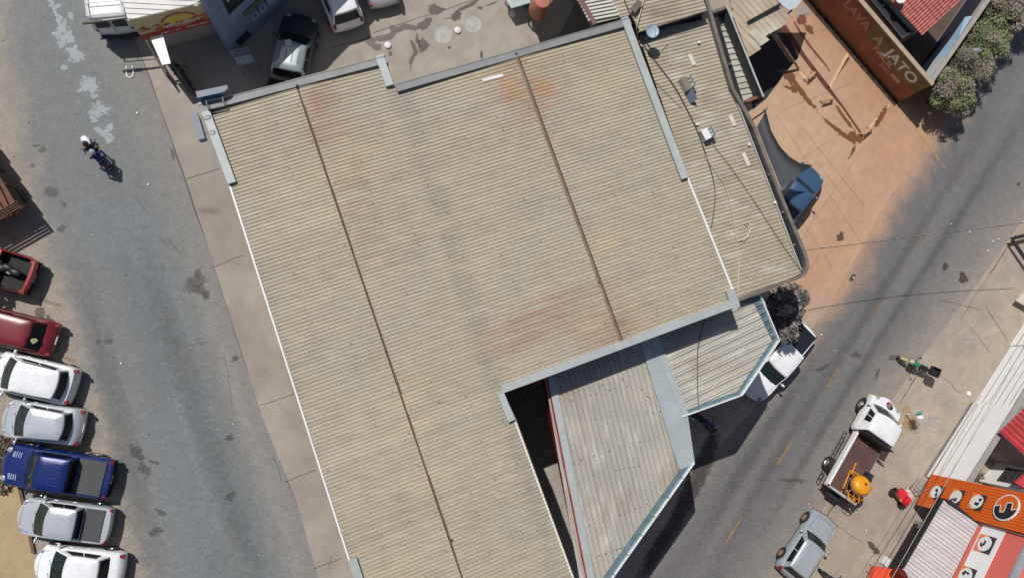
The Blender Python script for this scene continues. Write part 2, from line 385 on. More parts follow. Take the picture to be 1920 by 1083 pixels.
decal('worn_patch', [oval(112, 40, 9, 26, -20, j=.4), oval(122, 68, 16, 20, 0, j=.4), oval(140, 102, 18, 16, 10, j=.4), oval(118, 84, 9, 7), oval(166, 162, 17, 20, -25, j=.4), oval(184, 207, 22, 13, -10, j=.4), oval(188, 246, 15, 9, 20, j=.5), oval(203, 258, 10, 11, j=.5), oval(105, 12, 9, 8, j=.4), oval(133, 30, 5, 9, j=.4), oval(120, 126, 6, 5), oval(176, 226, 8, 5), oval(206, 240, 6, 8), oval(96, -4, 8, 10)], .014, M_lime)
decal('damp_stain', [oval(695, 78, 9, 9), oval(706, 88, 9, 7), oval(819, 19, 14, 9, 10), oval(855, 30, 9, 11, 40), oval(793, 85, 10, 12), oval(795, 46, 16, 8, -35), oval(903, 102, 3, 7), oval(732, 101, 4, 5), oval(842, 89, 3, 3), oval(76, 586, 9, 13, 0), oval(90, 593, 4, 4), oval(900, 15, 5, 3), oval(739, 54, 9, 6)], .014, M_wet)
ribbons('damp_track', [(.28, [(690, 72), (712, 74), (730, 70), (742, 58), (760, 50), (782, 52), (800, 46), (812, 36)]), (.2, [(783, 60), (782, 75), (786, 90)]), (.24, [(768, 68), (775, 85), (780, 98), (771, 112), (767, 135)]), (.22, [(845, 28), (862, 18), (885, 8), (905, -6)]), (.1, [(900, 14), (925, 6), (940, 0)]), (.1, [(820, 36), (850, 34), (870, 20)])], .0142, M_wet)
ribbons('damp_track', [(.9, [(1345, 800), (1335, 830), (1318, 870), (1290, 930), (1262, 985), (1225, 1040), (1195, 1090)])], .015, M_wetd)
decal('damp_stain', [oval(1634, 1022, 5, 10, -30), oval(1642, 1032, 6, 7, -30), oval(1576, 444, 6, 10, 20), oval(1806, 521, 8, 10, -30), oval(1598, 520, 4, 7, 20), oval(1772, 500, 5, 8, 20), oval(1910, 345, 3, 3), oval(105, 362, 3, 3), oval(120, 383, 4, 4)], .0165, M_wetd)
decal('oil_stain', [oval(366, 530, 14, 16, 30, j=.4), oval(376, 545, 16, 10, 20, j=.4), oval(386, 552, 8, 6), oval(372, 512, 6, 8), oval(257, 848, 18, 9, 50, j=.4), oval(428, 820, 9, 5, -20), oval(432, 822, 5, 4), oval(60, 310, 5, 4), oval(98, 360, 14, 9, 10), oval(272, 880, 8, 16, -50), oval(288, 866, 10, 3, 15), oval(290, 998, 14, 6, -30, j=.4), oval(303, 960, 12, 5, 20), oval(440, 670, 5, 4), oval(442, 672, 9, 3, -30), oval(324, 290, 4, 10, -20), oval(80, 280, 7, 5), oval(67, 273, 6, 3), oval(115, 430, 8, 7, j=.4), oval(205, 640, 7, 5), oval(185, 640, 5, 4), oval(430, 930, 8, 10, j=.5), oval(1540, 690, 14, 5, -20, j=.4), oval(1490, 900, 22, 4, 0, j=.4), oval(1605, 665, 9, 6, j=.4), oval(1645, 700, 3, 12, 15), oval(1680, 670, 10, 6, j=.4)], .0135, M_oil)
ribbons('tyre_mark', [(.16, [(296, 441), (310, 458), (328, 476)]), (.12, [(312, 442), (324, 460), (338, 478)]), (.16, [(341, 451), (350, 482)]), (.12, [(317, 388), (325, 406)]), (.14, [(250, 365), (262, 380), (274, 396)]), (1.1, [(140, 480), (185, 640), (225, 800), (262, 960), (300, 1110)]), (.9, [(262, 420), (300, 560), (345, 700), (392, 840), (440, 980), (480, 1110)]), (.35, [(392, 396), (405, 393), (417, 389)]), (.2, [(402, 427), (418, 421)])], .0132, mat('tyre polish', S(92, 95, 97, K), .7, trans=(3, 2.2, .45, .22)))
ribbons('tyre_mark', [(.6, [(1560, 620), (1470, 760), (1380, 900), (1290, 1060)]), (.6, [(1850, 240), (1720, 440), (1620, 600), (1530, 740), (1440, 880), (1340, 1050)]), (.4, [(1905, 240), (1790, 420), (1690, 570), (1600, 710), (1510, 860), (1420, 1010)])], .0131, mat('tyre polish right', S(84, 82, 83, K), .7, trans=(3, 2.2, .45, .22)))
decal('wet_mud', [oval(1478, 142, 14, 10, 50, j=.4), oval(1490, 165, 8, 8, 30), oval(1600, 256, 8, 12, -40), oval(1612, 260, 7, 8), oval(1504, 36, 9, 9), oval(1518, 56, 6, 11, -35)], .0172, M_mud)
ribbons('wet_track', [(.30, [(1474, 128), (1486, 148), (1500, 170), (1518, 192), (1535, 212)]), (.20, [(1463, 155), (1480, 165), (1500, 168), (1512, 176)]), (.26, [(1535, 212), (1556, 232), (1578, 250), (1600, 264), (1606, 274)]), (.18, [(1606, 266), (1600, 282), (1590, 300)]), (.24, [(1562, 188), (1574, 208), (1590, 230), (1606, 250)]), (.1, [(1490, 190), (1475, 172)]), (.14, [(1482, 27), (1500, 60), (1520, 88), (1548, 122), (1558, 138)]), (.2, [(1558, 138), (1552, 158)]), (.26, [(1668, 192), (1656, 212), (1644, 232), (1636, 242)]), (.16, [(1504, 40), (1514, 52), (1525, 66)])], .0162, M_mud)
decal('pale_patch', [oval(1503, 22, 13, 18, 20), oval(1812, 640, 16, 8, 20, j=.4), oval(1745, 790, 14, 10, j=.4)], .013, M_pale)
M_yel = mat('faded yellow paint', S(176, 138, 90, K), .85, trans=(9, 2.6, .3, .7))
M_orp = mat('worn orange paint', S(158, 126, 100, K), .85, trans=(9, 3.6, .35, .42))
def seg5(a, b): return [(a[0]+(b[0]-a[0])*i/5, a[1]+(b[1]-a[1])*i/5) for i in range(6)]
ribbons('road_marking', [(.12, seg5((1576, 683), (1546, 732))), (.12, seg5((1487, 824), (1453, 877))), (.11, seg5((1393, 967), (1356, 1024)))], .0136, M_yel)
ribbons('road_marking', [(.12, seg5((1660, 550), (1636, 595))), (.12, seg5((1744, 424), (1717, 466))), (.12, seg5((1812, 308), (1790, 350))), (.14, seg5((70, 560), (118, 574))), (.16, seg5((108, 666), (147, 679)))], .0136, M_orp)
ribbons('dust_edge', [(.3, [(1520, -10), (1580, 66), (1640, 140), (1690, 196), (1735, 262), (1780, 330)])], .0125, mat('yellow dust', S(200, 164, 118, K), .9, trans=(4, 1.5, .2, .7)))
_mb = MB()
for cx, cy, r in ((831, 66, 17), (887, 47, 16)): _mb.prism(WP([(cx+r*math.cos(t*math.pi/14), cy+r*math.sin(t*math.pi/14)) for t in range(28)]), .0, .013)
tag(_mb.build('concrete_disc', M_disc), kind='structure')
# ------------------------------------------------------------ buildings
RA = R(19.6); RU = Vector((math.cos(RA), math.sin(RA), 0)); RV = Vector((math.sin(RA), -math.cos(RA), 0))
GRV = S(76, 60, 42, K)
M_roof = mat('weathered sheet roof', vcol=True, rough=.7, var=.06, scale=1.1, fine=.10, fscale=12, streak=(RA, .9, 6., .09))
M_flash = mat('zinc flashing', S(172, 177, 176, K), .6, .1, var=.10, scale=1.3, fine=.07, fscale=9, bump=.15, bscale=6)
M_flashd = mat('darker zinc flashing', S(134, 134, 135, K), .6, .1, var=.12, scale=1.3, fine=.08, fscale=9, bump=.15, bscale=6)  # darker grey copy of the flashing for the top edge strips
M_roof2 = mat('plain sheet roof', vcol=True, rough=.7, var=.06, scale=1.1, fine=.08, fscale=10)
M_gutter = mat('white gutter', (.75, .76, .75), .4, var=.05)
M_wall = mat('plaster wall', S(170, 165, 158, K), .9, var=.1)
M_conc = mat('dirty concrete', S(112, 106, 99, K), .9, var=.3, scale=2.5, fine=.15, fscale=20)
M_rust = mat('rusty ridge cap', S(140, 116, 98, K), .8, var=.2, scale=2, fine=.12)
def inter(poly, v):
    us = []
    n = len(poly)
    for i in range(n):
        (u0, v0), (u1, v1) = poly[i], poly[(i+1) % n]
        if (v0 <= v) != (v1 <= v): us.append(u0+(u1-u0)*(v-v0)/(v1-v0))
    return sorted(us)
def ribroof(name, poly, zf, ang, pitch, prof, colf, m, parent, creases=(), step=.5, off=0.):
    """sheet roof with real ribs. poly: world xy; zf(u,v)->height; prof: (fraction of pitch, height, shade) points"""
    U = Vector((math.cos(ang), math.sin(ang), 0)); V = Vector((math.sin(ang), -math.cos(ang), 0))
    pu = [(Vector((p[0], p[1], 0)).dot(U), Vector((p[0], p[1], 0)).dot(V)) for p in poly]
    v0 = min(p[1] for p in pu); v1 = max(p[1] for p in pu)
    vs, fs, cs = [], [], []
    k0 = int(math.floor((v0-off)/pitch)); k1 = int(math.ceil((v1-off)/pitch)); rr_ = random.Random(3)
    for k in range(k0, k1):
        tint = rr_.uniform(.95, 1.05); dark = rr_.uniform(.75, 1.25)
        for (a, ha, sa), (b, hb, sb) in zip(prof[:-1], prof[1:]):
            va = min(max(off+(k+a)*pitch, v0+1e-4), v1-1e-4); vb = min(max(off+(k+b)*pitch, v0+1e-4), v1-1e-4)
            if vb-va < 1e-4: continue
            ia, ib = inter(pu, va), inter(pu, vb)
            if len(ia) != len(ib) or any(va < q[1] < vb for q in pu): ia = ib = inter(pu, (va+vb)/2)
            for j in range(0, len(ia)-1, 2):
                ulo, uhi = ia[j], ia[j+1]; blo, bhi = ib[j], ib[j+1]
                if uhi-ulo < .02: continue
                n = max(1, int((uhi-ulo)/step)); ts = sorted(set([i/n for i in range(n+1)]+[(c-ulo)/(uhi-ulo) for c in creases if ulo+.02 < c < uhi-.02]))
                base = len(vs)
                for t in ts:
                    u = ulo+(uhi-ulo)*t; w = blo+(bhi-blo)*t
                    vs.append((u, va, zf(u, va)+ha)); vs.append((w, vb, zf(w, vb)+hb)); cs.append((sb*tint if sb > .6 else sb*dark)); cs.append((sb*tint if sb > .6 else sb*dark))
                for i in range(len(ts)-1): fs.append((base+2*i, base+2*i+1, base+2*i+3, base+2*i+2))
    A = np.array(vs); cs = np.array(cs)
    X = A[:, 0]*U.x+A[:, 1]*V.x; Y = A[:, 0]*U.y+A[:, 1]*V.y
    col = colf(X, Y, A[:, 0], A[:, 1]); g = np.array(GRV)
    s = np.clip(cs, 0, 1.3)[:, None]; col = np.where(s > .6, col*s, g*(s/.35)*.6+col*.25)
    me = bpy.data.meshes.new(name); me.from_pydata(np.stack([X, Y, A[:, 2]], -1).tolist(), [], fs)
    ca = np.ones((len(A), 4), dtype=np.float32); ca[:, :3] = np.clip(col, 0, 1)
    at = me.color_attributes.new('Col', 'FLOAT_COLOR', 'POINT'); at.data.foreach_set('color', ca.ravel())
    me.materials.append(m); o = bpy.data.objects.new(name, me); C.objects.link(o)
    # faces up
    bm = bmesh.new(); bm.from_mesh(me)
    fl = [f for f in bm.faces if f.normal.z < 0]; bmesh.ops.reverse_faces(bm, faces=fl); bm.to_mesh(me); bm.free()
    if parent: o.parent = parent; wfix(o, parent)
    return o
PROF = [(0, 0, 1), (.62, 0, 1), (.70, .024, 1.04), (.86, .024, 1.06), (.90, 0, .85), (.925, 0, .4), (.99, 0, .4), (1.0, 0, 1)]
def zn(p): return float(p.z)
# main building ------------------------------------------------
ZM = 7.9
mb_px = [(377, 194), (722, 106), (741, 160), (1178, 37), (1292, 333), (1386, 572), (945, 736), (968, 786), (1080, 1090), (1130, 1230), (712, 1230), (655, 1055), (430, 346)]
mp = WP(mb_px, ZM)
main = thing('building', 'large building with ribbed beige metal roof, rust streaks and two ridge lines', 'building', (2, 0, 0), world=True)
def uof(px, py, z=ZM): p = W(px, py, z); return p.x*RU.x+p.y*RU.y
def vof(px, py, z=ZM): p = W(px, py, z); return p.x*RV.x+p.y*RV.y
def lin(a, b, z=ZM):
    u0, v0, u1, v1 = uof(*a, z), vof(*a, z), uof(*b, z), vof(*b, z)
    return lambda v: u0+(u1-u0)*(v-v0)/(v1-v0)
uE = lin((430, 346), (655, 1055)); uR1 = lin((557, 160), (868, 1083)); uV = lin((752, 170), (935, 735)); uR2 = lin((968, 103), (1169, 650)); uQ = lin((1178, 37), (1383, 572))
def zmain(u, v):
    ks = [uE(v), uR1(v), uV(v), uR2(v), uQ(v)]; zs = [ZM-.06, ZM+.06, ZM-.05, ZM+.06, ZM-.06]
    return float(np.interp(u, ks, zs))
def cmain(X, Y, u, v):
    px, py = pxof(X, Y, ZM+0*X); n = fbm(X*.45, Y*.45); n2 = fbm(u*.5+3, v*2.2); n3 = fbm(X*2.2, Y*2.2+9, 3); st = sst(.28, .66, fbm(u*.55+7, v*6.7, 3)); rc = lambda a, b, e=.12: sst(uof(*a)-e, uof(*a)+e, u)*sst(uof(*b)+e, uof(*b)-e, u)*sst(vof(*a)-e, vof(*a)+e, v)*sst(vof(*b)+e, vof(*b)-e, v)
    col = np.zeros(X.shape+(3,))+np.array(S(174, 163, 140, K)); B = lambda *a: blob(px, py, *a)
    col = mixc(col, S(169, 162, 144, K), sst(.4, .7, n)*.7); col = mixc(col, S(179, 166, 138, K), sst(.5, .8, fbm(X*.3+50, Y*.3))*.6)
    # grey dirt at valley and eaves
    for f, w in ((uV, .45), (uE, .4), (uQ, .5)):
        d = u-np.array(f(v)); col = mixc(col, S(140, 142, 136, K), np.exp(-(d/w)**2)*sst(.1, .7, n2)*(.42 if f is uV else .4))
    d = u-uV(v); col = mixc(col, S(120, 118, 110, K), np.exp(-((d)/.28)**2)*sst(.2, .8, n3)*.35)
    # rust wash below ridges
    d = u-uR1(v); up = sst(.05, .2, d)*np.exp(-(d/1.6)**2)
    col = mixc(col, S(160, 130, 110, K), up*st*sst(620, 150, py)*1.0)
    col = mixc(col, S(184, 168, 140, K), np.clip((B(650, 290, 45, 45)+B(800, 860, 30, 90)*.4+B(770, 740, 40, 70)+B(720, 530, 30, 60)*.7)*(.15+.9*st), 0, .7))
    d2 = u-uR2(v); col = mixc(col, S(160, 124, 100, K), np.exp(-(d2/1.3)**2)*st*np.clip(sst(330, 120, py)+sst(480, 640, py), 0, 1)*.75)
    col = mixc(col, S(178, 138, 104, K), np.clip((rc((930, 148), (978, 186))*1.0+rc((1000, 160), (1040, 172), .1)*.8+rc((1000, 140), (1046, 185), .3)*.35)*(.25+.9*st), 0, .9))
    col = mixc(col, S(164, 138, 118, K), np.clip((B(980, 605, 90, 26, -.3)+B(1130, 625, 50, 30)+B(970, 640, 70, 20, -.3)+B(1050, 560, 90, 14, -.3)*.6+B(1000, 210, 60, 30)*.6+B(600, 235, 30, 40)*.8)*(.1+1.0*st), 0, .85))
    col = mixc(col, S(188, 168, 138, K), np.clip((B(1110, 610, 24, 12)+B(1130, 455, 25, 25)+B(890, 630, 60, 10)*.2)*(.4+.8*n3), 0, .7))
    sec = (u > np.array(uR1(v))).astype(int)+(u > np.array(uV(v))).astype(int)+(u > np.array(uR2(v))).astype(int); col = col*(.955+.09*vn(np.floor(v/1.05)*3.3, sec*5.7))[..., None]
    # darker lap marks on purlin lines
    for f0, f1 in ((uE, uR1), (uR1, uV), (uV, uR2), (uR2, uQ)):
        for t in (.33, .66):
            c0 = f0(v)+(f1(v)-f0(v))*t; col = mixc(col, S(128, 120, 106, K), np.exp(-((u-c0)/.12)**2)*sst(.52, .62, fbm(u*.2, v*4.5+t*30))*.22)
    return col
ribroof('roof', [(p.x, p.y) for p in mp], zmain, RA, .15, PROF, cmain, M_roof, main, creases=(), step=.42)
inset = lambda pts, k=.25: pts
w = MB(); w.prism([(p.x, p.y) for p in WP([(388, 206), (715, 122), (735, 172), (1172, 50), (1286, 336), (1372, 560), (938, 724), (960, 790), (1072, 1092), (1122, 1230), (720, 1230), (664, 1060), (440, 350)], ZM)], 0, ZM-.35)
w.build('wall', M_wall, main)
def band(pts, wd_, z, h, m, parent, name='flashing', side=1, lip=None):
    "strip along a pixel polyline at height z; width wd_ metres to one side"
    P = WP(pts, z); mb = MB()
    for a, b in zip(P[:-1], P[1:]):
        d = (b-a).normalized(); n = Vector((-d.y, d.x, 0))*wd_*side
        mb.prism([a, b, b+n, a+n], z-h, z)
        if lip: n2 = Vector((-d.y, d.x, 0))*.035*side; mb.prism([a+n2*.01, b+n2*.01, b+n2, a+n2], z+.002, z+lip)
    return mb.build(name, m, parent)
ZF = ZM+.12
band([(372, 196), (724, 104)], .32, ZF+.01, .5, M_flashd, main, side=-1, lip=.02)
band([(718, 101), (738, 158)], .34, ZF+.015, .5, M_flash, main, side=-1)
band([(741, 158), (1180, 33)], .33, ZF+.01, .5, M_flashd, main, side=-1, lip=.02)
band([(1177, 30), (1291, 332)], .34, ZF+.012, .4, M_flash, main, side=-1)
band([(371, 193), (427, 345)], .33, ZF+.004, .5, M_flash, main, side=1)
band([(1388, 572), (943, 737)], .34, ZF+.006, .6, M_flash, main, side=-1)
band([(1377, 541), (1388, 575)], .4, ZF+.008, .5, M_flash, main, side=-1)
band([(944, 733), (966, 786)], .3, ZF+.014, .5, M_flash, main, side=-1)
band([(653, 1050), (672, 1110), (715, 1240)], .33, ZF+.004, .5, M_flash, main, side=1)
band([(427, 342), (653, 1050)], .07, ZM-.02, .12, M_gutter, main, name='gutter', side=1)
band([(1291, 332), (1381, 556)], .09, ZM-.0, .12, M_gutter, main, name='gutter', side=-1)
band([(966, 786), (1076, 1083), (1125, 1230)], .06, ZM-.02, .12, M_gutter, main, name='gutter', side=-1)
for a, b in (((557, 160), (868, 1083)), ((968, 103), (1169, 650))):
    P = [W(a[0]+(b[0]-a[0])*i/24, a[1]+(b[1]-a[1])*i/24, ZM+.1) for i in range(25)]; mb = MB(); dk = MB()
    for p, q in zip(P[:-1], P[1:]):
        d = (q-p).normalized(); n = Vector((-d.y, d.x, 0)); k = .065 if a[0] > 900 else .028
        j = random.uniform(-.015, .015); mb.add([p-n*k+n*j-Vector((0, 0, .02)), q-n*k+n*j-Vector((0, 0, .02)), q+n*j+Vector((0, 0, .03)), p+n*j+Vector((0, 0, .03)), p+n*k+n*j-Vector((0, 0, .02)), q+n*k+n*j-Vector((0, 0, .02))], [(0, 1, 2, 3), (3, 2, 5, 4)])
        side = 1 if a[0] < 900 else 1
        s_ = -1 if a[0] < 900 else 1
        dk.add([p-n*(k+.03)*-s_+Vector((0, 0, .001)), q-n*(k+.03)*-s_+Vector((0, 0, .001)), q+n*s_*(k-.01)+Vector((0, 0, .001)), p+n*s_*(k-.01)+Vector((0, 0, .001))], [(0, 1, 2, 3)])
    mb.build('ridge_cap', M_rust, main); dk.build('ridge_gap', mat('ridge grime', S(70, 56, 46, K), .9, var=.2), main)
# roof oddments on the main roof
mb = MB(); rs0 = random.Random(8)
for f0, f1 in ((uE, uR1), (uR1, uV), (uV, uR2), (uR2, uQ)):
    for t in (.06, .36, .66, .94):
        v = min(p.x*RV.x+p.y*RV.y for p in mp)+.3; vmax = max(p.x*RV.x+p.y*RV.y for p in mp); 
        pu_ = [(p.dot(RU), p.dot(RV)) for p in mp]
        while v < vmax:
            v += .15*rs0.choice([2, 3, 3, 4, 6]); u = f0(v)+(f1(v)-f0(v))*t+rs0.gauss(0, .05); q_ = inter(pu_, v)
            if not q_ or not (q_[0]+.3 < u < q_[-1]-.3) or rs0.random() < .6: continue
            p = RU*u+RV*v; mb.box((p.x, p.y, zmain(u, v)+.027), (rs0.uniform(.025, .09), .035, .012), rz=RA)
tag(mb.build('roof_screws', mat('rusty screws', S(128, 114, 94, K), .9), main), kind='stuff')
for hp__, hs in (((557, 162), (.1, .12, .06)), ((724, 658), (.06, .06, .05)), ((847, 1012), (.07, .07, .05)), ((1123, 528), (.05, .05, .05)), ((968, 101), (.1, .07, .05))):
    mb = MB(); mb.box(W(*hp__, ZM+.13), hs); mb.build('ridge_hole', M_dark, main)
p = W(924, 146, ZM+.07); mb = MB(); mb.box((0, 0, 0), (.95, .12, .015), 0); mb.build('sheet_patch', M_whitep, main, loc=p, rot=RA-.02)
# annex on the right ------------------------------------------
ZA = 6.6
ann = thing('building', 'annex with lower ribbed roof, black gutter and rounded concrete parapet beside the large roof', 'building', (15, 8, 0), world=True)
def cann(base, dirty=1.):
    def f(X, Y, u, v):
        n = fbm(X*.6, Y*.6); n2 = fbm(X*.7+3, Y*.7); n3 = fbm(X*3, Y*3, 3); col = np.zeros(X.shape+(3,))+np.array(base)
        col = mixc(col, np.array(base)*.8, sst(.45, .65, n)*.6*dirty); col = mixc(col, S(188, 182, 168, K), sst(.45, .75, n2)*.3)
        col = mixc(col, S(205, 200, 188, K), sst(.66, .74, n3)*.5); return mixc(col, S(150, 128, 112, K), sst(.6, .8, fbm(X*.8+30, Y*.8))*.5)
    return f
TANR = S(172, 162, 140, K)
ap = WP([(1196, 62), (1333, 34), (1378, 180), (1441, 343), (1503, 512), (1382, 566), (1290, 333)], ZA)
PROFA = [(0, 0, 1), (.55, 0, 1), (.66, .026, 1.03), (.82, .026, 1.05), (.88, 0, .8), (.91, 0, .4), (.985, 0, .4), (1.0, 0, 1)]
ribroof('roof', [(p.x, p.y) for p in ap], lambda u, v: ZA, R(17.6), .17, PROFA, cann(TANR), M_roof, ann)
w = MB(); w.prism(WP([(1200, 62), (1336, 36), (1381, 180), (1444, 343), (1506, 506), (1502, 516), (1384, 562)], ZA), 0, ZA-.1); w.build('wall', M_wall, ann)
band([(1333, 34), (1377, 180), (1440, 343), (1502, 506)], .05, ZA+.12, .15, mat('grey gutter lip', S(176, 176, 172), .5, var=.15), ann, name='gutter_lip', side=1)
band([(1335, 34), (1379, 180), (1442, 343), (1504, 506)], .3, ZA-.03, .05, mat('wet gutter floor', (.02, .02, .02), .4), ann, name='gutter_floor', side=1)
# parapet with rounded corner
pp = [(1316, -40), (1333, 15), (1358, 100), (1377, 165), (1399, 203), (1419, 240), (1436, 286), (1459, 344), (1489, 418), (1508, 462), (1516, 484), (1518, 500), (1512, 514), (1500, 522), (1440, 545), (1385, 565)]
ZPP = ZA+.28; P = WP(pp, ZPP); mb = MB()
for i in range(len(P)-1):
    def nn(j):
        a = P[max(0, j-1)]; b = P[min(len(P)-1, j+1)]; d = (b-a).normalized(); return Vector((-d.y, d.x, 0))
    wd_ = .17; a, b = P[i], P[i+1]; mb.prism([a, b, b-nn(i+1)*wd_, a-nn(i)*wd_], 0 if i > 3 else ZA-2, ZPP-.001*(i % 2))
mb.build('parapet', M_conc, ann)
for t in (.18, .33, .47, .62, .77, .9):
    mb = MB(); q = W(1335+167*t+3, 36+470*t, ZA+.1); mb.box(q, (.14, .09, .1), rz=RA); mb.build('gutter_bracket', M_conc, ann)
# upper roof beyond the annex
upb = thing('building', 'building with tan ribbed roof above the annex, at the top of the photo', 'building', (14, 17, 0), world=True)
ZU = 7.2
up = WP([(1060, -60), (1078, -5), (1112, 46), (1182, 28), (1200, 62), (1326, 22), (1300, -60)], ZU)
ribroof('roof', [(p.x, p.y) for p in up], lambda u, v: ZU, R(17.6), .17, PROFA, cann(TANR), M_roof, upb)
w = MB(); w.prism(WP([(1062, -60), (1082, -2), (1114, 42), (1182, 24), (1203, 58), (1324, 20), (1298, -60)], ZU), 0, ZU-.06, 0); w.build('wall', M_dark, upb)
mb = MB()
for i in range(8):   # raised pale skylight sheets
    a, b = (1085+3*i, 2+6.2*i), (1142+3.2*i, -9+6.2*i)
    if i < 7: p, q = W(a[0], a[1], ZU+.1), W(b[0], b[1], ZU+.1); d = (q-p).normalized(); n = Vector((-d.y, d.x, 0))*.1; mb.prism([p, q, q+n, p+n], ZU+.04, ZU+.1)
mb.build('skylight_sheet', mat('pale sheet', S(205, 204, 194, K), .6, var=.06), upb)
p = W(1193, 12, ZU+.25); mb = MB(); mb.box((0, 0, 0), (.62, .3, .05)); mb.build('loose_board', M_conc, upb, loc=p, rot=R(52))
w = MB()
band([(1068, -30), (1112, 47)], .22, ZU+.12, .3, mat('brick red plaster', S(122, 92, 90, K), .9, var=.1), upb, name='parapet', side=1)
band([(1195, 62), (1328, 20)], .05, ZU+.06, .1, M_conc, upb, name='roof_edge', side=1)
# narrow sunken roof right of the annex
ZN = 5.7
nar = thing('building', 'narrow building with striped roof sunk between dark parapets', 'building', (19, 12, 0), world=True)
npoly = WP([(1330, 36), (1366, 28), (1416, 178), (1390, 192)], ZN)
ribroof('roof', [(p.x, p.y) for p in npoly], lambda u, v: ZN, R(14), .3, [(0, 0, 1), (.5, 0, 1), (.56, .05, 1.05), (.86, .05, 1.05), (.9, 0, .6), (1, 0, .25)], cann(S(178, 176, 166, K), 1.2), M_roof, nar)
w = MB(); w.prism(WP([(1330, 34), (1372, 22), (1424, 180), (1394, 196)], ZN), 0, ZN-.08); w.build('wall', mat('blue shade plaster', S(150, 165, 185, K), .9), nar)  # white end wall: the blue of its shade is in the colour
band([(1364, 10), (1433, 181)], .1, ZN+.75, 1.0, mat('dark mottled wall', S(70, 70, 68), .9, var=.3, scale=3), nar, name='parapet', side=-1)  # parapet face in dark mottled grey below the pale coping
band([(1364, 10), (1433, 181)], .09, ZN+.80, .04, M_flash, nar, name='coping', side=-1)
band([(1335, 20), (1364, 10)], .14, ZN+.76, 1.0, M_conc, nar, name='parapet', side=-1)
band([(1400, 192), (1434, 180)], .14, ZN+.35, .6, mat('brick red edge', S(140, 88, 76, K), .9), nar, name='parapet', side=1)
# roof 5 (ribbed, galvanised) and roof 4 ----------------------
ZB = 6.3
b5 = thing('building', 'corner building with galvanised ribbed roof and angled steel gutter above the white pickup', 'building', (14, 0, 0), world=True)
r5 = WP([(1205, 600), (1385, 530), (1395, 556), (1428, 548), (1458, 640), (1450, 656), (1385, 735), (1280, 782)], ZB)
ZINC = S(174, 170, 160, K)
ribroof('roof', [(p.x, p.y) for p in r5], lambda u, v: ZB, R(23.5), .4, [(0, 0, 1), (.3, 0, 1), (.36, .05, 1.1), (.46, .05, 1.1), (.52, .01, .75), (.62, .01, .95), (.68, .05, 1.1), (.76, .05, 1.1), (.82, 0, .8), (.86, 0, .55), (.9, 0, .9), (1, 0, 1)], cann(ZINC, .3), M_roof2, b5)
w = MB(); w.prism(WP([(1202, 600), (1380, 530), (1392, 562), (1424, 552), (1452, 640), (1386, 728), (1282, 774)], ZB), 0, ZB-.1); w.build('wall', M_wall, b5)
M_zn = mat('galvanised steel', S(140, 160, 164, K), .3, .55, var=.25, scale=3, fine=.1)
g5 = [(1419, 548), (1463, 638), (1393, 741), (1280, 782)]
band(g5[:2], .36, ZB+.05, .1, M_zn, b5, name='gutter', side=-1)
band(g5[1:3], .32, ZB+.052, .1, M_zn, b5, name='gutter', side=-1)
band(g5[2:4], .26, ZB+.054, .1, M_zn, b5, name='gutter', side=-1)
band([(1424, 546), (1463, 638), (1393, 741), (1280, 782)], .045, ZB+.2, .45, M_gutter, b5, name='gutter_rim', side=-1)
band([(1218, 620), (1281, 783)], .3, ZB+.1, .1, M_flash, b5, name='flashing', side=1)
b4 = thing('building', 'wedge shaped building with grey ribbed roof, wide flashings and red side fascia', 'building', (10, -6, 0), world=True)
ZC = 6.3
r4 = WP([(1018, 690), (1190, 620), (1217, 652), (1283, 784), (1301, 868), (1150, 1083), (1060, 1230), (1140, 1230), (1090, 1083)][:6]+[(1110, 1140), (1086, 1083)], ZC)
ribroof('roof', [(p.x, p.y) for p in r4], lambda u, v: ZC, R(-76.5), .24, [(0, 0, 1), (.5, 0, 1), (.58, .035, 1.03), (.74, .035, 1.05), (.82, 0, .85), (.88, 0, .62), (.93, 0, .95), (1, 0, 1)], cann(S(168, 163, 153, K), .25), M_roof2, b4)
w = MB(); w.prism(WP([(1110, 660), (1190, 622), (1215, 655), (1280, 784), (1297, 868), (1190, 1020), (1150, 870)], ZC), 0, ZC-.12); w.build('wall', M_wall, b4)
mb = MB(); a, b_, c, d = WP([(1196, 625), (1222, 612), (1290, 780), (1303, 868)], ZC+.12); e, f = WP([(1275, 880), (1262, 845)], ZC+.12); g = W(1240, 770, ZC+.12)
mb.prism([a, b_, c, d, e, f, g], ZC-.02, ZC+.12); mb.build('flashing', mat('bright flashing', S(176, 184, 186, K), .5, .2, var=.12, scale=1.2), b4)
band([(1303, 868), (1150, 1083), (1112, 1138)], .38, ZC+.09, .1, M_zn, b4, name='gutter', side=-1)
band([(1303, 868), (1150, 1083), (1112, 1138)], .04, ZC+.22, .4, M_gutter, b4, name='gutter_rim', side=-1)
band([(1221, 640), (1283, 782), (1303, 868)], .025, ZC+.16, .4, M_flash, b4, name='gutter_rim', side=-1)
band([(1022, 682), (1030, 722), (1112, 1135)], .32, ZC+.1, .12, M_flash, b4, name='flashing', side=1)
M_redf = mat('red fascia paint', S(150, 18, 28, K), .5, var=.1)
band([(1021, 682), (1029, 722), (1111, 1137)], .05, ZC+.06, 1.3, M_redf, b4, name='fascia', side=-1)
band([(1055, 866), (1077, 955)], .015, ZC+.03, 1.2, mat('dark fascia panel', (.02, .03, .025), .5), b4, name='fascia_panel', side=-1)
mb = MB()
for i in range(14):
    t = i/13; p = W(1057+16*t, 876+72*t, ZC-.45); mb.box(p-Vector((.075, 0, 0)), (.03, .1, .42 if i % 3 else .25), rz=.2)
mb.build('fascia_lettering', M_whitep, b4)
mb = MB()
for t in (.13, .3, .47, .63, .8, .97):
    p = W(1303-153*t, 868+215*t, ZC+.24); mb.tube(p+Vector((.03, -.03, 0)), p+Vector((-.22, .1, .02)), .012)
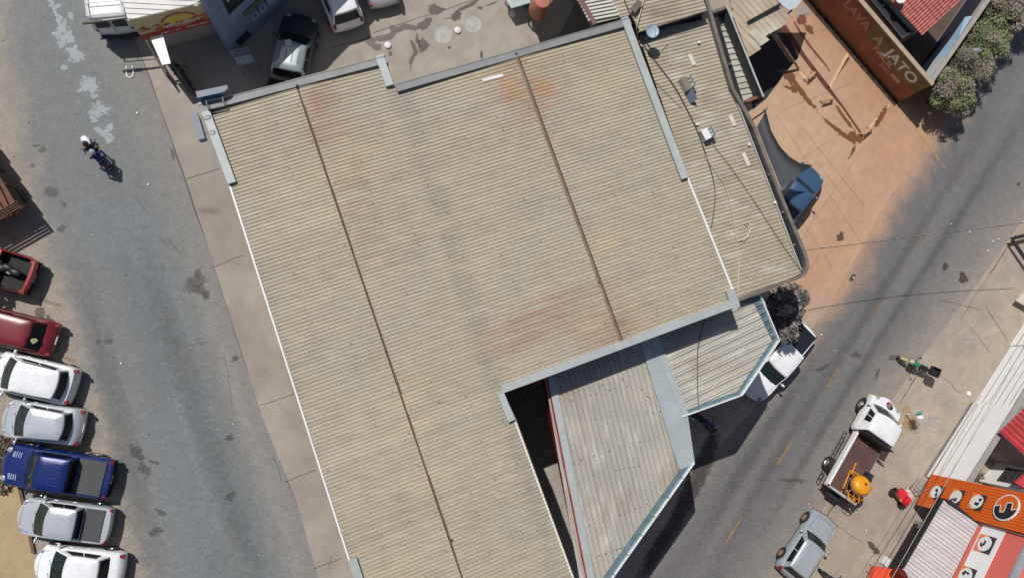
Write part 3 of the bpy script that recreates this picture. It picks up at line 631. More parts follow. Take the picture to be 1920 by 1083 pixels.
mb.build('gutter_strap', M_steel, b4)
mb = MB()
for row in ((1064, 752, 1175, 722), (1052, 740, 1166, 712), (1100, 786, 1235, 770), (1078, 865, 1236, 815), (1105, 985, 1215, 945), (1125, 1040, 1170, 1025), (1195, 720, 1230, 760), (1105, 890, 1200, 872)):
    for i in range(11):
        t = (i+random.uniform(-.3, .3))/10; p = W(row[0]+(row[2]-row[0])*t, row[1]+(row[3]-row[1])*t+random.uniform(-1, 1), ZC+.042); s_ = random.choice([.02, .03, .05, .08]); mb.box(p, (s_, .035, .008), rz=random.uniform(0, 1))
mb.build('roof_debris', mat('old putty', S(110, 106, 100, K), .9), b4)
# shop with awning and printed banner, top left -----------------
ZW = 4.4
aw = thing('building', 'small shop with white ribbed awning roof above a printed food banner', 'building', (-11, 17, 0), world=True)
awp = WP([(225, -60), (229, 0), (240, 39), (388, 3), (372, -60)], ZW)
def cw(X, Y, u, v): return np.zeros(X.shape+(3,))+np.array((.70, .69, .66))
ribroof('roof', [(p.x, p.y) for p in awp], lambda u, v: ZW, 0.02, .25, [(0, 0, 1), (.8, 0, 1), (.84, .03, 1), (.9, .03, 1), (.95, 0, .8), (1, 0, .5)], cw, M_roof, aw)
w = MB(); w.prism(WP([(226, -60), (231, 0), (236, 20), (380, -20), (372, -60)], ZW), 0, ZW-.05); w.build('wall', M_wall, aw)
A_, B_ = W(241, 38, ZW), W(388, 2.5, ZW); bd = (B_-A_); bl = math.hypot(bd.x, bd.y); bd.z = 0; bd.normalize(); bn = Vector((bd.y, -bd.x, 0)); zT, zB_ = ZW, 2.35
M_ban = mat('banner print', S(206, 190, 150, K), .6, var=.1, scale=2); M_banr = mat('banner red', S(170, 30, 38, K), .6, var=.05)
M_bany = mat('banner yellow', S(225, 200, 90, K), .6, var=.1); M_bano = mat('banner orange', S(215, 110, 50, K), .6, var=.15)
ban = thing('banner', 'wide printed food banner with red lower stripe hanging below the white awning', 'banner', A_)
def onp(o, ax, s, z, out=0): return o+ax*s+Vector((0, 0, z-o.z))
mb = MB(); q = [onp(A_, bd, s, z)+bn*.03-Vector(A_) for s, z in ((0, zB_), (bl, zB_), (bl, zT), (0, zT))]; mb.add(q+[v-bn*.04 for v in q], [(0, 1, 2, 3), (7, 6, 5, 4), (0, 4, 5, 1), (3, 2, 6, 7), (1, 5, 6, 2), (0, 3, 7, 4)]); mb.build('panel', M_ban, ban)
def flat(parent, o, ax, nrm, shapes, m, name, off):
    mb = MB()
    for pts in shapes:
        v = [o+ax*s+Vector((0, 0, z))+nrm*off-parent.location for s, z in pts]; n = len(v); mb.add(v, [tuple(range(n))]); mb.add([x+nrm*.004 for x in v], [tuple(range(n))])
    return mb.build(name, m, parent)
o0 = Vector((A_.x, A_.y, 0))
flat(ban, o0, bd, bn, [[(0, zB_), (bl, zB_), (bl, zB_+.55), (0, zB_+.55)]], M_banr, 'stripe', .034)
def ell(cx, cz, rx, rz, n=24, a0=0, a1=360): return [(cx+rx*math.cos(R(a0+(a1-a0)*i/n)), cz+rz*math.sin(R(a0+(a1-a0)*i/n))) for i in range(n+(a1-a0 < 360))]
def arc(cx, cz, rx, rz, w, a0, a1, n=16):
    out = []
    for i in range(n):
        t0, t1 = R(a0+(a1-a0)*i/n), R(a0+(a1-a0)*(i+1)/n)
        out.append([(cx+rx*math.cos(t0), cz+rz*math.sin(t0)), (cx+rx*math.cos(t1), cz+rz*math.sin(t1)), (cx+(rx+w)*math.cos(t1), cz+(rz+w)*math.sin(t1)), (cx+(rx+w)*math.cos(t0), cz+(rz+w)*math.sin(t0))])
    return out
cx = bl*.56
flat(ban, o0, bd, bn, [ell(cx, 3.35, .85, .55)], M_bany, 'emblem', .036)
flat(ban, o0, bd, bn, arc(cx, 3.4, .72, .62, .09, 10, 170)+arc(cx-.02, 3.15, 1.2, .12, .16, 200, 340), M_banr, 'emblem_ring', .040)
sh = []
for i in range(26):
    s_ = random.uniform(.25, bl-.3); z_ = 3.05+random.uniform(-.1, .25)+.12*abs(s_-cx); sh.append([(s_-random.uniform(.1, .3), z_-.05), (s_+random.uniform(.1, .3), z_-.02), (s_+.1, z_+random.uniform(.05, .2))])
flat(ban, o0, bd, bn, sh[:16], M_bano, 'food_print', .038); flat(ban, o0, bd, bn, sh[16:], mat('banner brown', S(110, 60, 45, K), .6), 'food_print', .042)
def ptext(s, size, o, ax, nrm, sx, z, m, parent, name='lettering', off=.045, **k):
    return text(s, size, frame(o+ax*sx+Vector((0, 0, z))+nrm*off, ax, (0, 0, 1)), m, parent, name, **k)
bpy.context.view_layer.update()
ptext("AMBUCADO'S", .34, o0, bd, bn, cx, 3.12, M_whitep, ban, bold=.012, width=1.75)
ptext("LANCHES & ASSADOS", .13, o0, bd, bn, cx, 2.98, M_whitep, ban)
ptext("3441-1411 . 99941-0071", .2, o0, bd, bn, bl*.58, zB_+.24, M_whitep, ban, bold=.004, width=2.3)
# white folding board & steel guard rail
p = WP([(283, 70), (305, 66), (320, 119), (300, 122)], 1.9); mb = MB(); mb.prism([W(281, 70, 3.4), W(305, 65, 3.4), W(320, 119, 3.4), W(304, 122, 3.4)], 3.34, 3.4)
o = mb.build('sunshade', M_whitep); tag(o, 'bright white sloping canopy panel beside the printed banner', 'canopy')
rail = thing('guard_rail', 'brown steel guard rail with posts beside the parked black motorcycle', 'railing', W(320, 130, 0))
mb = MB(); h = .9
P = [W(272, 72, h), W(303, 121, h), W(325, 125, h), W(314, 143, h)]
for a, b in ((W(273, 75, h), W(313, 143, h)), (W(290, 105, h), W(308, 128, h)), (W(300, 123, h), W(330, 119, h)), (W(322, 126, h), W(345, 160, h))): mb.tube(a, b, .05)
for q in (W(273, 75, h), W(313, 143, h), W(330, 119, h), W(345, 160, h), W(300, 123, h)): mb.tube(q, Vector((q.x, q.y, 0)), .035)
for v in range(len(mb.v)): mb.v[v] = tuple(Vector(mb.v[v])-rail.location)
mb.build('frame', mat('brown steel', S(92, 82, 68, K), .6), rail)
# tall blue building (its shadow fills the yard)
M_blue = mat('pale blue paint', S(122, 142, 176, K), .8, var=.12, scale=1.5, fine=.08)
bb = thing('building', 'pale blue building with a dark sign and meter boxes on its shaded wall', 'building', (-8, 17, 0))
a0 = W(447, 92, 0); a1 = W(520, 22, 0); fd = (a1-a0).normalized(); fn = Vector((fd.y, -fd.x, 0)); HB = 6.0
A2 = a0+fd*9; mb = MB(); mb.prism([a0, A2, A2-fn*7, a0-fn*7], 0, HB); mb.build('wall', M_blue, bb)
mb = MB(); q = a0-fd*.42; mb.prism([q+fn*.06, a0+fn*.06, a0-fn*.5, q-fn*.5], 0, HB+.03); mb.build('pilaster', M_blue, bb)
bf = Vector((a0.x, a0.y, 0)); bb.location = (0, 0, 0)
def fq(s0, s1, z0, z1): return [(s0, z0), (s1, z0), (s1, z1), (s0, z1)]
flat(bb, bf, fd, fn, [fq(.35, 3.6, 3.35, 6.0)], mat('dark sign', (.015, .02, .025), .5), 'sign_panel', .02)
ptext('ICI', 1.3, bf, fd, fn, 1.1, 4.75, M_whitep, bb, off=.04, width=1.1)
flat(bb, bf, fd, fn, [fq(1.0, 2.9, 2.15, 2.55)], mat('moss green board', S(96, 104, 84, K), .8), 'lintel_board', .05)
mb = MB()
for s_ in (1.5, 2.05, 2.6): mb.box(bf+fd*s_+fn*.1+Vector((0, 0, 1.75)), (.45, .2, .6), rz=math.atan2(fd.y, fd.x))
mb.build('meter_box', mat('blue grey box', S(140, 158, 182, K), .7), bb)
mb = MB()
for s_ in (1.5, 2.05): mb.box(bf+fd*s_+fn*.21+Vector((0, 0, 1.85)), (.14, .02, .14), rz=math.atan2(fd.y, fd.x))
mb.box(bf+fd*.45+fn*.15+Vector((0, 0, .8)), (.8, .3, .12), rz=math.atan2(fd.y, fd.x)); mb.build('window', M_dark, bb)
# menu board
nb = thing('sign_board', 'grey notice board lettered in dark paint at the foot of the blue building', 'sign', W(452, 105, 0))
q = WP([(428, 96), (465, 88), (478, 115), (448, 123)], 1.3); mb = MB(); mb.prism(q, 1.26, 1.3); q2 = [v*1 for v in q]
mb.v = [tuple(Vector(v)-nb.location) for v in mb.v]; mb.build('panel', mat('grey board', S(150, 162, 165, K), .7, var=.06), nb)
mb = MB()
for v in (q[0], q[1], q[2], q[3]): mb.tube((v.x, v.y, 1.26), (v.x, v.y, 0), .03)
mb.v = [tuple(Vector(v)-nb.location) for v in mb.v]; mb.build('leg', M_steel, nb)
bpy.context.view_layer.update()
c_ = (q[0]+q[1]+q[2]+q[3])/4; ex = (q[1]-q[0]).normalized(); ey = Vector((-ex.y, ex.x, 0))
for i, s_ in enumerate(('TROCA', 'DE OLEO', 'FILTROS', 'E PECAS')): text(s_, .2, frame(c_+ey*(.27-.18*i)+Vector((0, 0, .006)), ex, ey), M_dark if i < 2 else M_whitep, nb)
# ------------------------------------------------------------ vehicles
def place(F, B, z=.7):
    f, b = W(F[0], F[1], z), W(B[0], B[1], z); c = (f+b)/2; d = f-b
    return Vector((c.x, c.y, 0)), math.atan2(d.y, d.x), math.hypot(d.x, d.y)
def car(name, label, cat, F, B, s, Wd=1.72, z=.7, group=None):
    loc, rot, Lm = place(F, B, z); Lc = s.get('L', Lm); hl = Lc/2; hw = Wd/2
    T = thing(name, label, cat, loc, rot, group); pm = s['paint']
    fx = lambda f: -hl+f*Lc                                    # fractions from the rear
    prof = [(fx(a), b) for a, b in s['prof']]; ftop = lambda x: float(np.interp(x, [p[0] for p in prof], [p[1] for p in prof]))
    rf, rb = s.get('rf', .16), s.get('rb', .09); bowf, bowb = s.get('bowf', .22), s.get('bowb', .08)
    def hwx(x):
        t = abs(x)/hl; k = rf if x > 0 else rb; return hw*(1-k*max(0, (t-.72)/.28)**2.6)
    def bow(x, j): w = (abs(x)/hl)**7; return x-(bowf if x > 0 else -bowb)*w*j*j*1.0
    xs = sorted(set([fx(i/36) for i in range(37)]+[fx(q) for q in s.get('xs', [])]))
    js = [-1, -.955, -.86, -.6, -.3, 0, .3, .6, .86, .955, 1]; bed = s.get('bed')
    mb = MB(); n = len(js)
    for x in xs:
        for j in js:
            zt = ftop(x)+.02*(1-j*j)-(.05 if abs(j) == 1 else 0)
            if bed and bed[0]-1e-4 <= (x+hl)/Lc <= bed[1]+1e-4 and abs(j) < .95: zt = bed[2]
            mb.v.append((bow(x, j), j*hwx(x), zt))
    for i in range(len(xs)-1):
        for k in range(n-1): a = i*n+k; mb.f.append((a, a+n, a+n+1, a+1)); mb.m.append(0)
    per = [(i, 0) for i in range(len(xs))]+[(len(xs)-1, k) for k in range(1, n)]+[(i, n-1) for i in range(len(xs)-2, -1, -1)]+[(0, k) for k in range(n-2, 0, -1)]
    prev = [i*n+k for i, k in per]; zb = s.get('zb', .24)
    for q, (t, o) in enumerate(((.12, .022), (.45, .03), (.75, .02), (1., -.03))):
        cur = []
        for i, k in per:
            v = mb.v[i*n+k]; zz = v[2] if v[2] > .45 else ftop(xs[i])-.05; d = math.hypot(v[0]/hl, v[1]/hw) or 1
            mb.v.append((v[0]+o*np.sign(v[0])*min(1, abs(v[0])/hl)**3, v[1]+o*np.sign(v[1])*min(1, abs(v[1])/hw), zz+(zb-zz)*t)); cur.append(len(mb.v)-1)
        for a in range(len(per)):
            b = (a+1) % len(per); mb.f.append((prev[a], cur[a], cur[b], prev[b])); mb.m.append(1 if (q == 3) else 0)
        prev = cur
    mb.f.append(tuple(prev)); mb.m.append(1)
    if bed:   # dark liner faces
        for fi, f in enumerate(mb.f):
            if len(f) == 4 and max(f) < len(xs)*n and sum(abs(mb.v[i][2]-bed[2]) < 1e-4 for i in f) >= 2: mb.m[fi] = 2
    bo = mb.build('body', [pm, M_black, s.get('bedm', M_dark)], T, smooth=38)
    # cabin
    c = s.get('cabin'); 
    if c:
        wf, rfx, rrx, wb = [fx(q) for q in c['x']]; zr = c['z']; hb, hr = hw*c.get('wb', .93), hw*min(.9, c.get('wr', .74)+.07)
        cf, cr = c.get('bf', .16), c.get('br', .06)
        def outline(x0, x1, h, bf, br, hf=1., hbk=1.):
            out = []; m_ = 8
            for i in range(m_+1): j = 1-2*i/m_; out.append((x1-bf*j*j, j*h*hf))
            for i in range(1, m_+1): t = i/m_; xx = (x1-bf)+((x0+br)-(x1-bf))*t; out.append((xx, -h*(hf+(hbk-hf)*t)*(1+.02*math.sin(math.pi*t))))
            for i in range(1, m_+1): j = -1+2*i/m_; out.append((x0+br*j*j, j*h*hbk))
            for i in range(1, m_): t = i/m_; xx = (x0+br)+((x1-bf)-(x0+br))*t; out.append((xx, h*(hbk+(hf-hbk)*t)*(1+.02*math.sin(math.pi*t))))
            return out
        hbk = c.get('hbk', .94)
        lo = outline(wb, wf, hb, cf, cr, 1, hbk+.03); hi = outline(rrx, rfx, hr, cf*.7, cr*.8, .97, hbk)
        lov = [(x, y, ftop(x)-.06) for x, y in lo]; hiv = [(x, y, zr-.07) for x, y in hi]
        mb = MB(); mb.v += lov+hiv; N_ = len(lo)
        cen = ((rfx+rrx)/2, 0)
        for k, dz in ((.975, -.025), (.9, .005), (.5, .03)): mb.v += [(cen[0]+(x-cen[0])*k, y*k, zr+dz) for x, y in hi]
        for l in range(4):
            for i in range(N_): j = (i+1) % N_; mb.f.append((l*N_+j, l*N_+i, (l+1)*N_+i, (l+1)*N_+j)); mb.m.append(0)
        mb.f.append(tuple(4*N_+i for i in range(N_-1, -1, -1))); mb.m.append(0)
        mb.build('cabin', s.get('roofpaint', pm), T, smooth=35)
        L3 = lambda a, b, t: Vector(a)*(1-t)+Vector(b)*t
        def patch(name, i0, i1, t0, t1, m, off=.012, e0=0., e1=0.):
            q = MB(); idx = list(range(i0, i1+1)); rows = []
            for t in (t0, (t0+t1)/2, t1):
                row = []
                for k, i in enumerate(idx):
                    g = L3(lov[i % N_], hiv[i % N_], t)
                    if k == 0 and e0: g = L3(g, L3(lov[(i+1) % N_], hiv[(i+1) % N_], t), e0)
                    if k == len(idx)-1 and e1: g = L3(g, L3(lov[(i-1) % N_], hiv[(i-1) % N_], t), e1)
                    row.append(g)
                rows.append(row)
            ce = Vector(((wf+wb)/2, 0, 0))
            for r in rows:
                for g in r:
                    mid = (i0+i1)/2/8; dr = (Vector((1, 0, .6)) if mid < 1 else Vector((0, -1, .35)) if mid < 2 else Vector((-1, 0, .5)) if mid < 3 else Vector((0, 1, .35))).normalized(); q.v.append(tuple(g+dr*off))
            m__ = len(idx)
            for r in range(2):
                for k in range(m__-1): q.f.append((r*m__+k+1, r*m__+k, (r+1)*m__+k, (r+1)*m__+k+1)); q.m.append(0)
            return q.build(name, m, T, smooth=60)
        patch('windscreen', 0, 8, .04, .97, s.get('ws', M_glassb), e0=.35, e1=.35)
        if c.get('rear', 1): patch('rear_window', 16, 24, c.get('r0', .12), .95, M_glass, e0=.4, e1=.4)
        g0 = c.get('s0', 9); g1 = c.get('s1', 15); gm = (g0+g1)//2
        for sd in (0, 1):
            for a, b in ((g0, gm), (gm, g1)) if g1-g0 > 3 else ((g0, g1),):
                A, B_ = (a, b) if sd == 0 else (40-b-0, 40-a-0)
                patch('side_window', A, B_, .22, .9, M_glass, e0=.12, e1=.12)
        if c.get('rails'):
            for sd in (-1, 1):
                mb = MB(); mb.path([(rrx+.25, sd*hr*.93, zr+.0), (rrx+.35, sd*hr*.93, zr+.07), (rfx-.35, sd*hr*.93, zr+.07), (rfx-.25, sd*hr*.93, zr)], .018); mb.build('roof_rail', c['rails'], T)
        if c.get('ribs'):
            mb = MB()
            for i in range(c['ribs'][0]):
                y = (i/(c['ribs'][0]-1)-.5)*2*hr*.62; mb.box((fx(c['ribs'][1]), y, zr+.026), (c['ribs'][2]*Lc, .045, .03))
            mb.build('roof_rib', pm, T, smooth=30)
        for sd in (-1, 1):
            mb = MB(); mb.ball((wf-.38, sd*(hw+.13), ftop(wf-.3)+.12), .12, 0, 10, (.6, 1, .7)); mb.tube((wf-.38, sd*(hw-.05), ftop(wf-.3)+.05), (wf-.38, sd*(hw+.08), ftop(wf-.3)+.1), .025); mb.build('mirror', s.get('mirror', pm), T, smooth=60)
    rad = s.get('rad', .31)
    if c:
        gx0, gx1 = wf+.05, hl-.12; mb = MB(); pts = [(gx1-.5*bowf*.5, .0)]
        for sd in (-1, 1):
            P_ = []
            for k in range(7): x = gx0+(gx1-.12-gx0)*k/6; y = sd*hw*(.80-.10*(k/6)); P_.append((x, y, ftop(x)+.02*(1-(y/hw)**2)+.004))
            mb.path(P_, .007, n=4)
        P_ = [(gx1-.12-.30*bowf*(j*j), j*hw*.70, ftop(gx1-.12)+.02*(1-(j*.7)**2)+.004) for j in (-1, -.5, 0, .5, 1)]; mb.path(P_, .007, n=4); mb.build('bonnet_gap', M_black, T)
        for sd in (-.35, .3):
            mb = MB(); y = sd*hw; mb.tube((wf-cf*.05-.02, y, ftop(wf)+.02), (wf-.22, y+.28, ftop(wf-.2)+.03+.22*(zr-ftop(wf))/max(.2, (wf-rfx))), .008, n=4); mb.build('wiper', M_black, T)
        for sd in (-1, 1):
            for q_ in (.42, .62):
                mb = MB(); x = fx(q_); mb.box((x, sd*(hwx(x)+.025), ftop(x)-.2), (.16, .03, .03)); mb.build('door_handle', pm, T)
    for wx in s['wheels']:
        for sd in (-1, 1):
            x = fx(wx); q = Matrix.Rotation(R(90), 3, 'X')
            mb = MB(); mb.lathe([(rad+.07, -.04), (rad+.07, .0), (rad+.05, .012), (.02, .014)], (x, sd*(hwx(x)+.022), rad+.02), 24, 0, q if sd < 0 else Matrix.Rotation(R(-90), 3, 'X')); mb.build('wheel_arch', M_black, T)
            mb = MB(); r = rad; qq = Matrix.Rotation(R(90), 3, 'X') if sd < 0 else Matrix.Rotation(R(-90), 3, 'X')
            mb.lathe([(r*.62, -.2), (r*.96, -.2), (r, -.16), (r, -.03), (r*.95, .02), (r*.66, .02), (r*.64, -.02)], (x, sd*(hwx(x)+.035), r), 24, 0, qq); t = mb.build('wheel', M_tyre, T, smooth=40)
            mb = MB(); mb.lathe([(r*.64, -.01), (r*.6, .018), (r*.2, .0), (r*.16, .03), (.001, .03)], (x, sd*(hwx(x)+.035), r), 10, 0, qq); mb.build('rim', s.get('rim', M_rim), t, smooth=25)
    lw = s.get('lw', .26)
    for sd in (-1, 1):
        x = hl-.18-bowf*.55; mb = MB(); mb.ball((x-.02, sd*hw*.70, ftop(x)-.035), .13, 0, 12, (1.5, 1.0, .35)); mb.build('headlight', M_lamp, T, smooth=60)
        x = -hl+.05; mb = MB(); mb.box((x+.09, sd*(hwx(x+.1)-.10), ftop(x+.1)-.1), (.24, .13, .2)); mb.build('tail_light', M_red, T)
    mb = MB(); mb.box((-hl-.012, 0, s.get('plz', .6)), (.03, .4, .13)); mb.build('number_plate', M_plate, T)
    if s.get('bumper'):
        for e in (-1, 1):
            mb = MB(); pts = [(bow(e*(hl), j)+e*.04, j*hwx(hl*e)*1.03, .45) for j in (-1, -.7, -.35, 0, .35, .7, 1)]
            for a, b in zip(pts[:-1], pts[1:]): mb.prism([(a[0]-e*.12, a[1]), (b[0]-e*.12, b[1]), (b[0]+e*.05, b[1]), (a[0]+e*.05, a[1])], .35, .56)
            mb.build('bumper', s['bumper'], T)
    if s.get('tonneau'):
        a, b, zt = s['tonneau']; mb = MB(); mb.box(((fx(a)+fx(b))/2, 0, zt), (fx(b)-fx(a), Wd*.86, .04)); mb.build('tonneau_cover', s.get('tonm', mat('tonneau vinyl', S(72, 72, 74), .7, var=.1)), T, smooth=30)
    T['_L'] = Lc; return T
HATCH = [(0, .62), (.03, .82), (.1, .95), (.45, .97), (.76, .95), (.84, .88), (.93, .76), (1, .58)]
SEDAN = [(0, .72), (.04, .92), (.22, .97), (.5, .96), (.76, .94), (.83, .88), (.93, .74), (1, .56)]
PICK = [(0, .98), (.29, 1.02), (.32, 1.03), (.68, 1.05), (.76, 1.04), (.94, .92), (1, .7)]
SPICK = [(0, .86), (.28, .9), (.76, .93), (.82, .9), (.93, .76), (1, .56)]
pwhite = paint('white', (.78, .79, .8)); psilver = mat('silver paint', (.58, .61, .64), .3, .4, var=.03, fine=.02, coat=.8)
pmar = paint('maroon', (.17, .012, .02)); pred = paint('red', (.34, .012, .022)); pblue = mat('deep blue paint', (.004, .018, .13), .35, .1, var=.2, scale=4, fine=.05, coat=.35); pblue2 = paint('mid blue', (.045, .10, .19), .35, .1)
pblack = paint('black green', (.012, .018, .018)); pgol = mat('grey blue paint', (.40, .45, .48), .38, .3, var=.04, fine=.03, coat=.6)
G1 = 'vehicles parked side by side along the left kerb'
cb = lambda x, z, **k: dict(x=x, z=z, **k)
# left row
car('pickup_truck', 'red pickup with an open loaded bed, topmost vehicle at the left edge', 'pickup truck', (-118, 466), (62, 522), dict(paint=pred, prof=PICK, wheels=(.2, .8), bed=(.03, .36, .55), xs=(.03, .031, .36, .361), cabin=cb([.76, .62, .42, .38], 1.62), rad=.34, bumper=M_black), 1.75, group=G1)
car('station_wagon', 'maroon wagon with a yellow and white sticker on its dark rear window', 'car', (-90, 590), (104, 638), dict(paint=pmar, prof=HATCH, wheels=(.19, .8), cabin=cb([.78, .60, .19, .07], 1.45, wr=.78, hbk=.93, r0=.05)), 1.66, group=G1)
car('white_suv', 'white tall hatchback with dark roof rails between the maroon wagon and the silver hatchback', 'car', (-14, 690), (141, 726), dict(paint=pwhite, prof=[(0, .7), (.03, .95), (.1, 1.02), (.6, 1.03), (.74, 1.0), (.92, .88), (1, .6)], wheels=(.19, .8), cabin=cb([.86, .67, .12, .07], 1.60, wr=.78, hbk=.88, bf=.14, br=.12, rails=M_black)), 1.76, group=G1)
car('hatchback', 'silver hatchback just below the white tall hatchback with roof rails', 'car', (2, 781), (155, 802), dict(paint=psilver, prof=HATCH, wheels=(.19, .8), cabin=cb([.83, .62, .15, .10], 1.50, wr=.75, hbk=.86, br=.12)), 1.72, group=G1)
car('pickup_truck', 'deep blue double cab pickup with grey tonneau cover', 'pickup truck', (5, 866), (209, 898), dict(paint=pblue, prof=PICK, wheels=(.2, .81), rad=.38, zb=.38, cabin=cb([.765, .62, .325, .31], 1.78, wb=.9, wr=.76, hbk=.98, bf=.12, br=.03, s1=15, ribs=(7, .42, .11)), tonneau=(.05, .30, 1.04), bumper=M_black, plz=.7), 1.84, group=G1)
car('small_pickup', 'silver small pickup with black tonneau cover between the blue pickup and the white saloon', 'pickup truck', (30, 963), (207, 986), dict(paint=psilver, prof=SPICK, wheels=(.19, .82), cabin=cb([.80, .63, .31, .285], 1.50, wb=.93, wr=.78, hbk=.96, bf=.16, br=.04), tonneau=(.07, .275, .92), rad=.3, bowf=.34), 1.68, group=G1)
car('saloon_car', 'white saloon with dark rear window at the lower left corner', 'car', (62, 1056), (231, 1072), dict(paint=pwhite, prof=SEDAN, wheels=(.2, .81), cabin=cb([.82, .60, .22, .13], 1.46, wr=.74, hbk=.88, r0=.1), bowf=.34), 1.76, group=G1)
# yard
car('pickup_truck', 'dark double cab pickup with its nose in shade and a small box on the roof', 'pickup truck', (567, 28), (527, 216), dict(paint=pblack, roofpaint=mat('dusty grey roof', (.30, .35, .35), .3, .4, var=.04, coat=.5), prof=PICK, wheels=(.2, .81), rad=.38, zb=.38, cabin=cb([.79, .65, .37, .345], 1.76, wb=.9, wr=.76, hbk=.98, bf=.16, br=.05, ribs=(4, .50, .12)), bed=(.03, .31, .6), xs=(.03, .031, .31, .311)), 1.84)
car('white_suv', 'white tall estate parked nose up between the dark pickup and the silver saloon', 'car', (592, -106), (655, 50), dict(paint=pwhite, prof=[(0, .7), (.03, .95), (.1, 1.05), (.6, 1.05), (.74, 1.0), (.92, .88), (1, .6)], wheels=(.19, .8), cabin=cb([.8, .66, .07, .03], 1.68, wr=.76, hbk=.92, br=.05, r0=.05, rails=M_black)), 1.74)
car('saloon_car', 'silver saloon cut off by the top of the photo with only its tail showing', 'car', (672, -150), (722, 8), dict(paint=psilver, prof=SEDAN, wheels=(.2, .81), cabin=cb([.76, .58, .30, .14], 1.46)), 1.74)
# right side
car('hatchback', 'old pale grey boxy hatchback with dusty wheels at the right kerb', 'car', (1544, 972), (1478, 1072), dict(L=3.8, paint=pgol, prof=[(0, .72), (.03, .86), (.3, .9), (.66, .9), (.70, .88), (.94, .80), (1, .68)], wheels=(.2, .81), cabin=cb([.70, .57, .10, .03], 1.38, wb=.93, wr=.76, hbk=.92, bf=.1, br=.02, r0=.12), bowf=.12, rf=.08, rim=mat('dusty rim', S(140, 112, 98), .8), bumper=mat('faded bumper', S(110, 92, 88), .7)), 1.6, z=.5)
car('small_pickup', 'white small pickup with black bed cover half under the angled roof gutter', 'pickup truck', (1404, 740), (1512, 613), dict(paint=pwhite, prof=SPICK, wheels=(.19, .82), cabin=cb([.76, .63, .32, .295], 1.5, wb=.93, wr=.8, hbk=.98, bf=.1, br=.03), tonneau=(.03, .28, .92), tonm=mat('black vinyl', (.015, .017, .022), .35)), 1.68)
car('saloon_car', 'blue car with its bonnet out beyond the dark shade sail', 'car', (1530, 316), (1450, 420), dict(L=4.2, paint=pblue2, prof=SEDAN, wheels=(.2, .81), cabin=cb([.72, .60, .30, .16], 1.42, wb=.93, wr=.78, hbk=.94, bf=.06, r0=.1), bowf=.1, rf=.06), 1.66)
# details carried by the parked cars
bpy.context.view_layer.update()
def loose(name, label, cat, px, z, build, rot=0, group=None):
    t = thing(name, label, cat, W(px[0], px[1], z), rot, group); build(t); return t
def b_(t): mb = MB(); mb.box((0, 0, .05), (.28, .28, .1)); mb.build('box_shell', M_whitep, t); mb = MB(); mb.box((0, 0, .103), (.2, .2, .006)); mb.build('lid', M_plate, t)
loose('roof_box', 'small white box on the roof of the dark pickup', 'box', (541, 81), 1.8, b_, .2)
def cargo(t):
    M1 = mat('white sacks', S(170, 172, 178), .8, var=.2, scale=6)
    for i in range(7): mb = MB(); mb.ball((random.uniform(-.7, .5), random.uniform(-.5, .5), random.uniform(.1, .3)), random.uniform(.14, .26), 0, 9, (1.3, .8, .6)); mb.build('sack', M1 if i % 3 else M_black, t, smooth=60)
loose('sack_pile', 'pile of pale sacks in the open bed of the red pickup', 'sacks', (20, 500), .6, cargo, R(-18))
mb = MB(); mb.lathe([(.12, 0), (.11, .008), (.001, .008)], (0, 0, 0), 9, 0, Matrix.Diagonal((1, .7, 1))); mb.lathe([(.08, 0), (.07, .012), (.001, .012)], (.04, .1, 0), 7)
# flatbed truck ------------------------------------------------
loc, rot, Lt = place((1667, 748), (1568, 925), .9)
TR = thing('flatbed_truck', 'white flatbed truck with black and red emblem on its bonnet, drop side open', 'truck', loc, rot); h = Lt/2
tw = .98
car_s = dict(L=2.6, paint=pwhite, prof=[(0, 1.15), (.3, 1.18), (.55, 1.2), (.78, 1.12), (1, .85)], wheels=(.62,), rad=.36, zb=.4, cabin=cb([.76, .54, .06, .02], 2.0, wb=.96, wr=.86, hbk=1.0, bf=.2, br=.0, rear=0, s0=9, s1=13), bowf=.42, rf=.26, rim=M_rim)
cabT = car('cab', None, None, (1667, 748), (1655, 770), car_s, 1.9)
for k in list(cabT.keys()): del cabT[k]
off = h-1.3
for ch in list(cabT.children):
    if ch.name.startswith('number_plate') or ch.name.startswith('tail_light'):
        bpy.data.objects.remove(ch); continue
    ch.parent = TR; ch.location = (off, 0, 0)
bpy.data.objects.remove(cabT)
mb = MB(); mb.box(((-h+off-1.33)/2, 0, .98), (h+off-1.33, tw*2, .1)); bx0, bx1 = -h, off-1.33
mb.build('flatbed', mat('rusty brown deck', S(92, 66, 62, K), .7, var=.25, scale=1.5, fine=.12), TR)
mb = MB(); mb.box(((bx0+bx1)/2, 0, .72), (bx1-bx0+.6, .7, .2)); mb.box((bx0+.9, 0, .45), (.2, 1.5, .2)); mb.build('chassis', M_black, TR)
mb = MB(); mb.box(((bx0+bx1)/2, tw-.05, 1.2), (bx1-bx0, .07, .36)); mb.box(((bx0+bx1)/2, tw-.05, 1.385), (bx1-bx0, .14, .03)); mb.box(((bx0+bx1)/2, tw-.05, 1.2), (.14, .1, .4)); mb.build('drop_side', M_whitep, TR)
mb = MB(); mb.box((bx0+.04, 0, 1.2), (.07, tw*2, .36)); mb.box((bx0+.04, 0, 1.385), (.12, tw*2, .03)); mb.build('tailgate', mat('worn grey enamel', (.4, .4, .41), .5, var=.15), TR)
mb = MB(); mb.box(((bx0+bx1)/2-.0, -tw-.01, .8), (bx1-bx0-.4, .06, .38)); mb.build('drop_side', mat('hanging side grey', (.3, .3, .3), .5), TR)
mb = MB()
mb.box((bx1-.02, 0, 1.98), (.06, tw*2, .05)); mb.box((bx1-.02, 0, 1.05), (.06, tw*2, .05))
for y in np.linspace(-tw+.02, tw-.02, 9): mb.box((bx1-.02, y, 1.5), (.05, .05, .95))
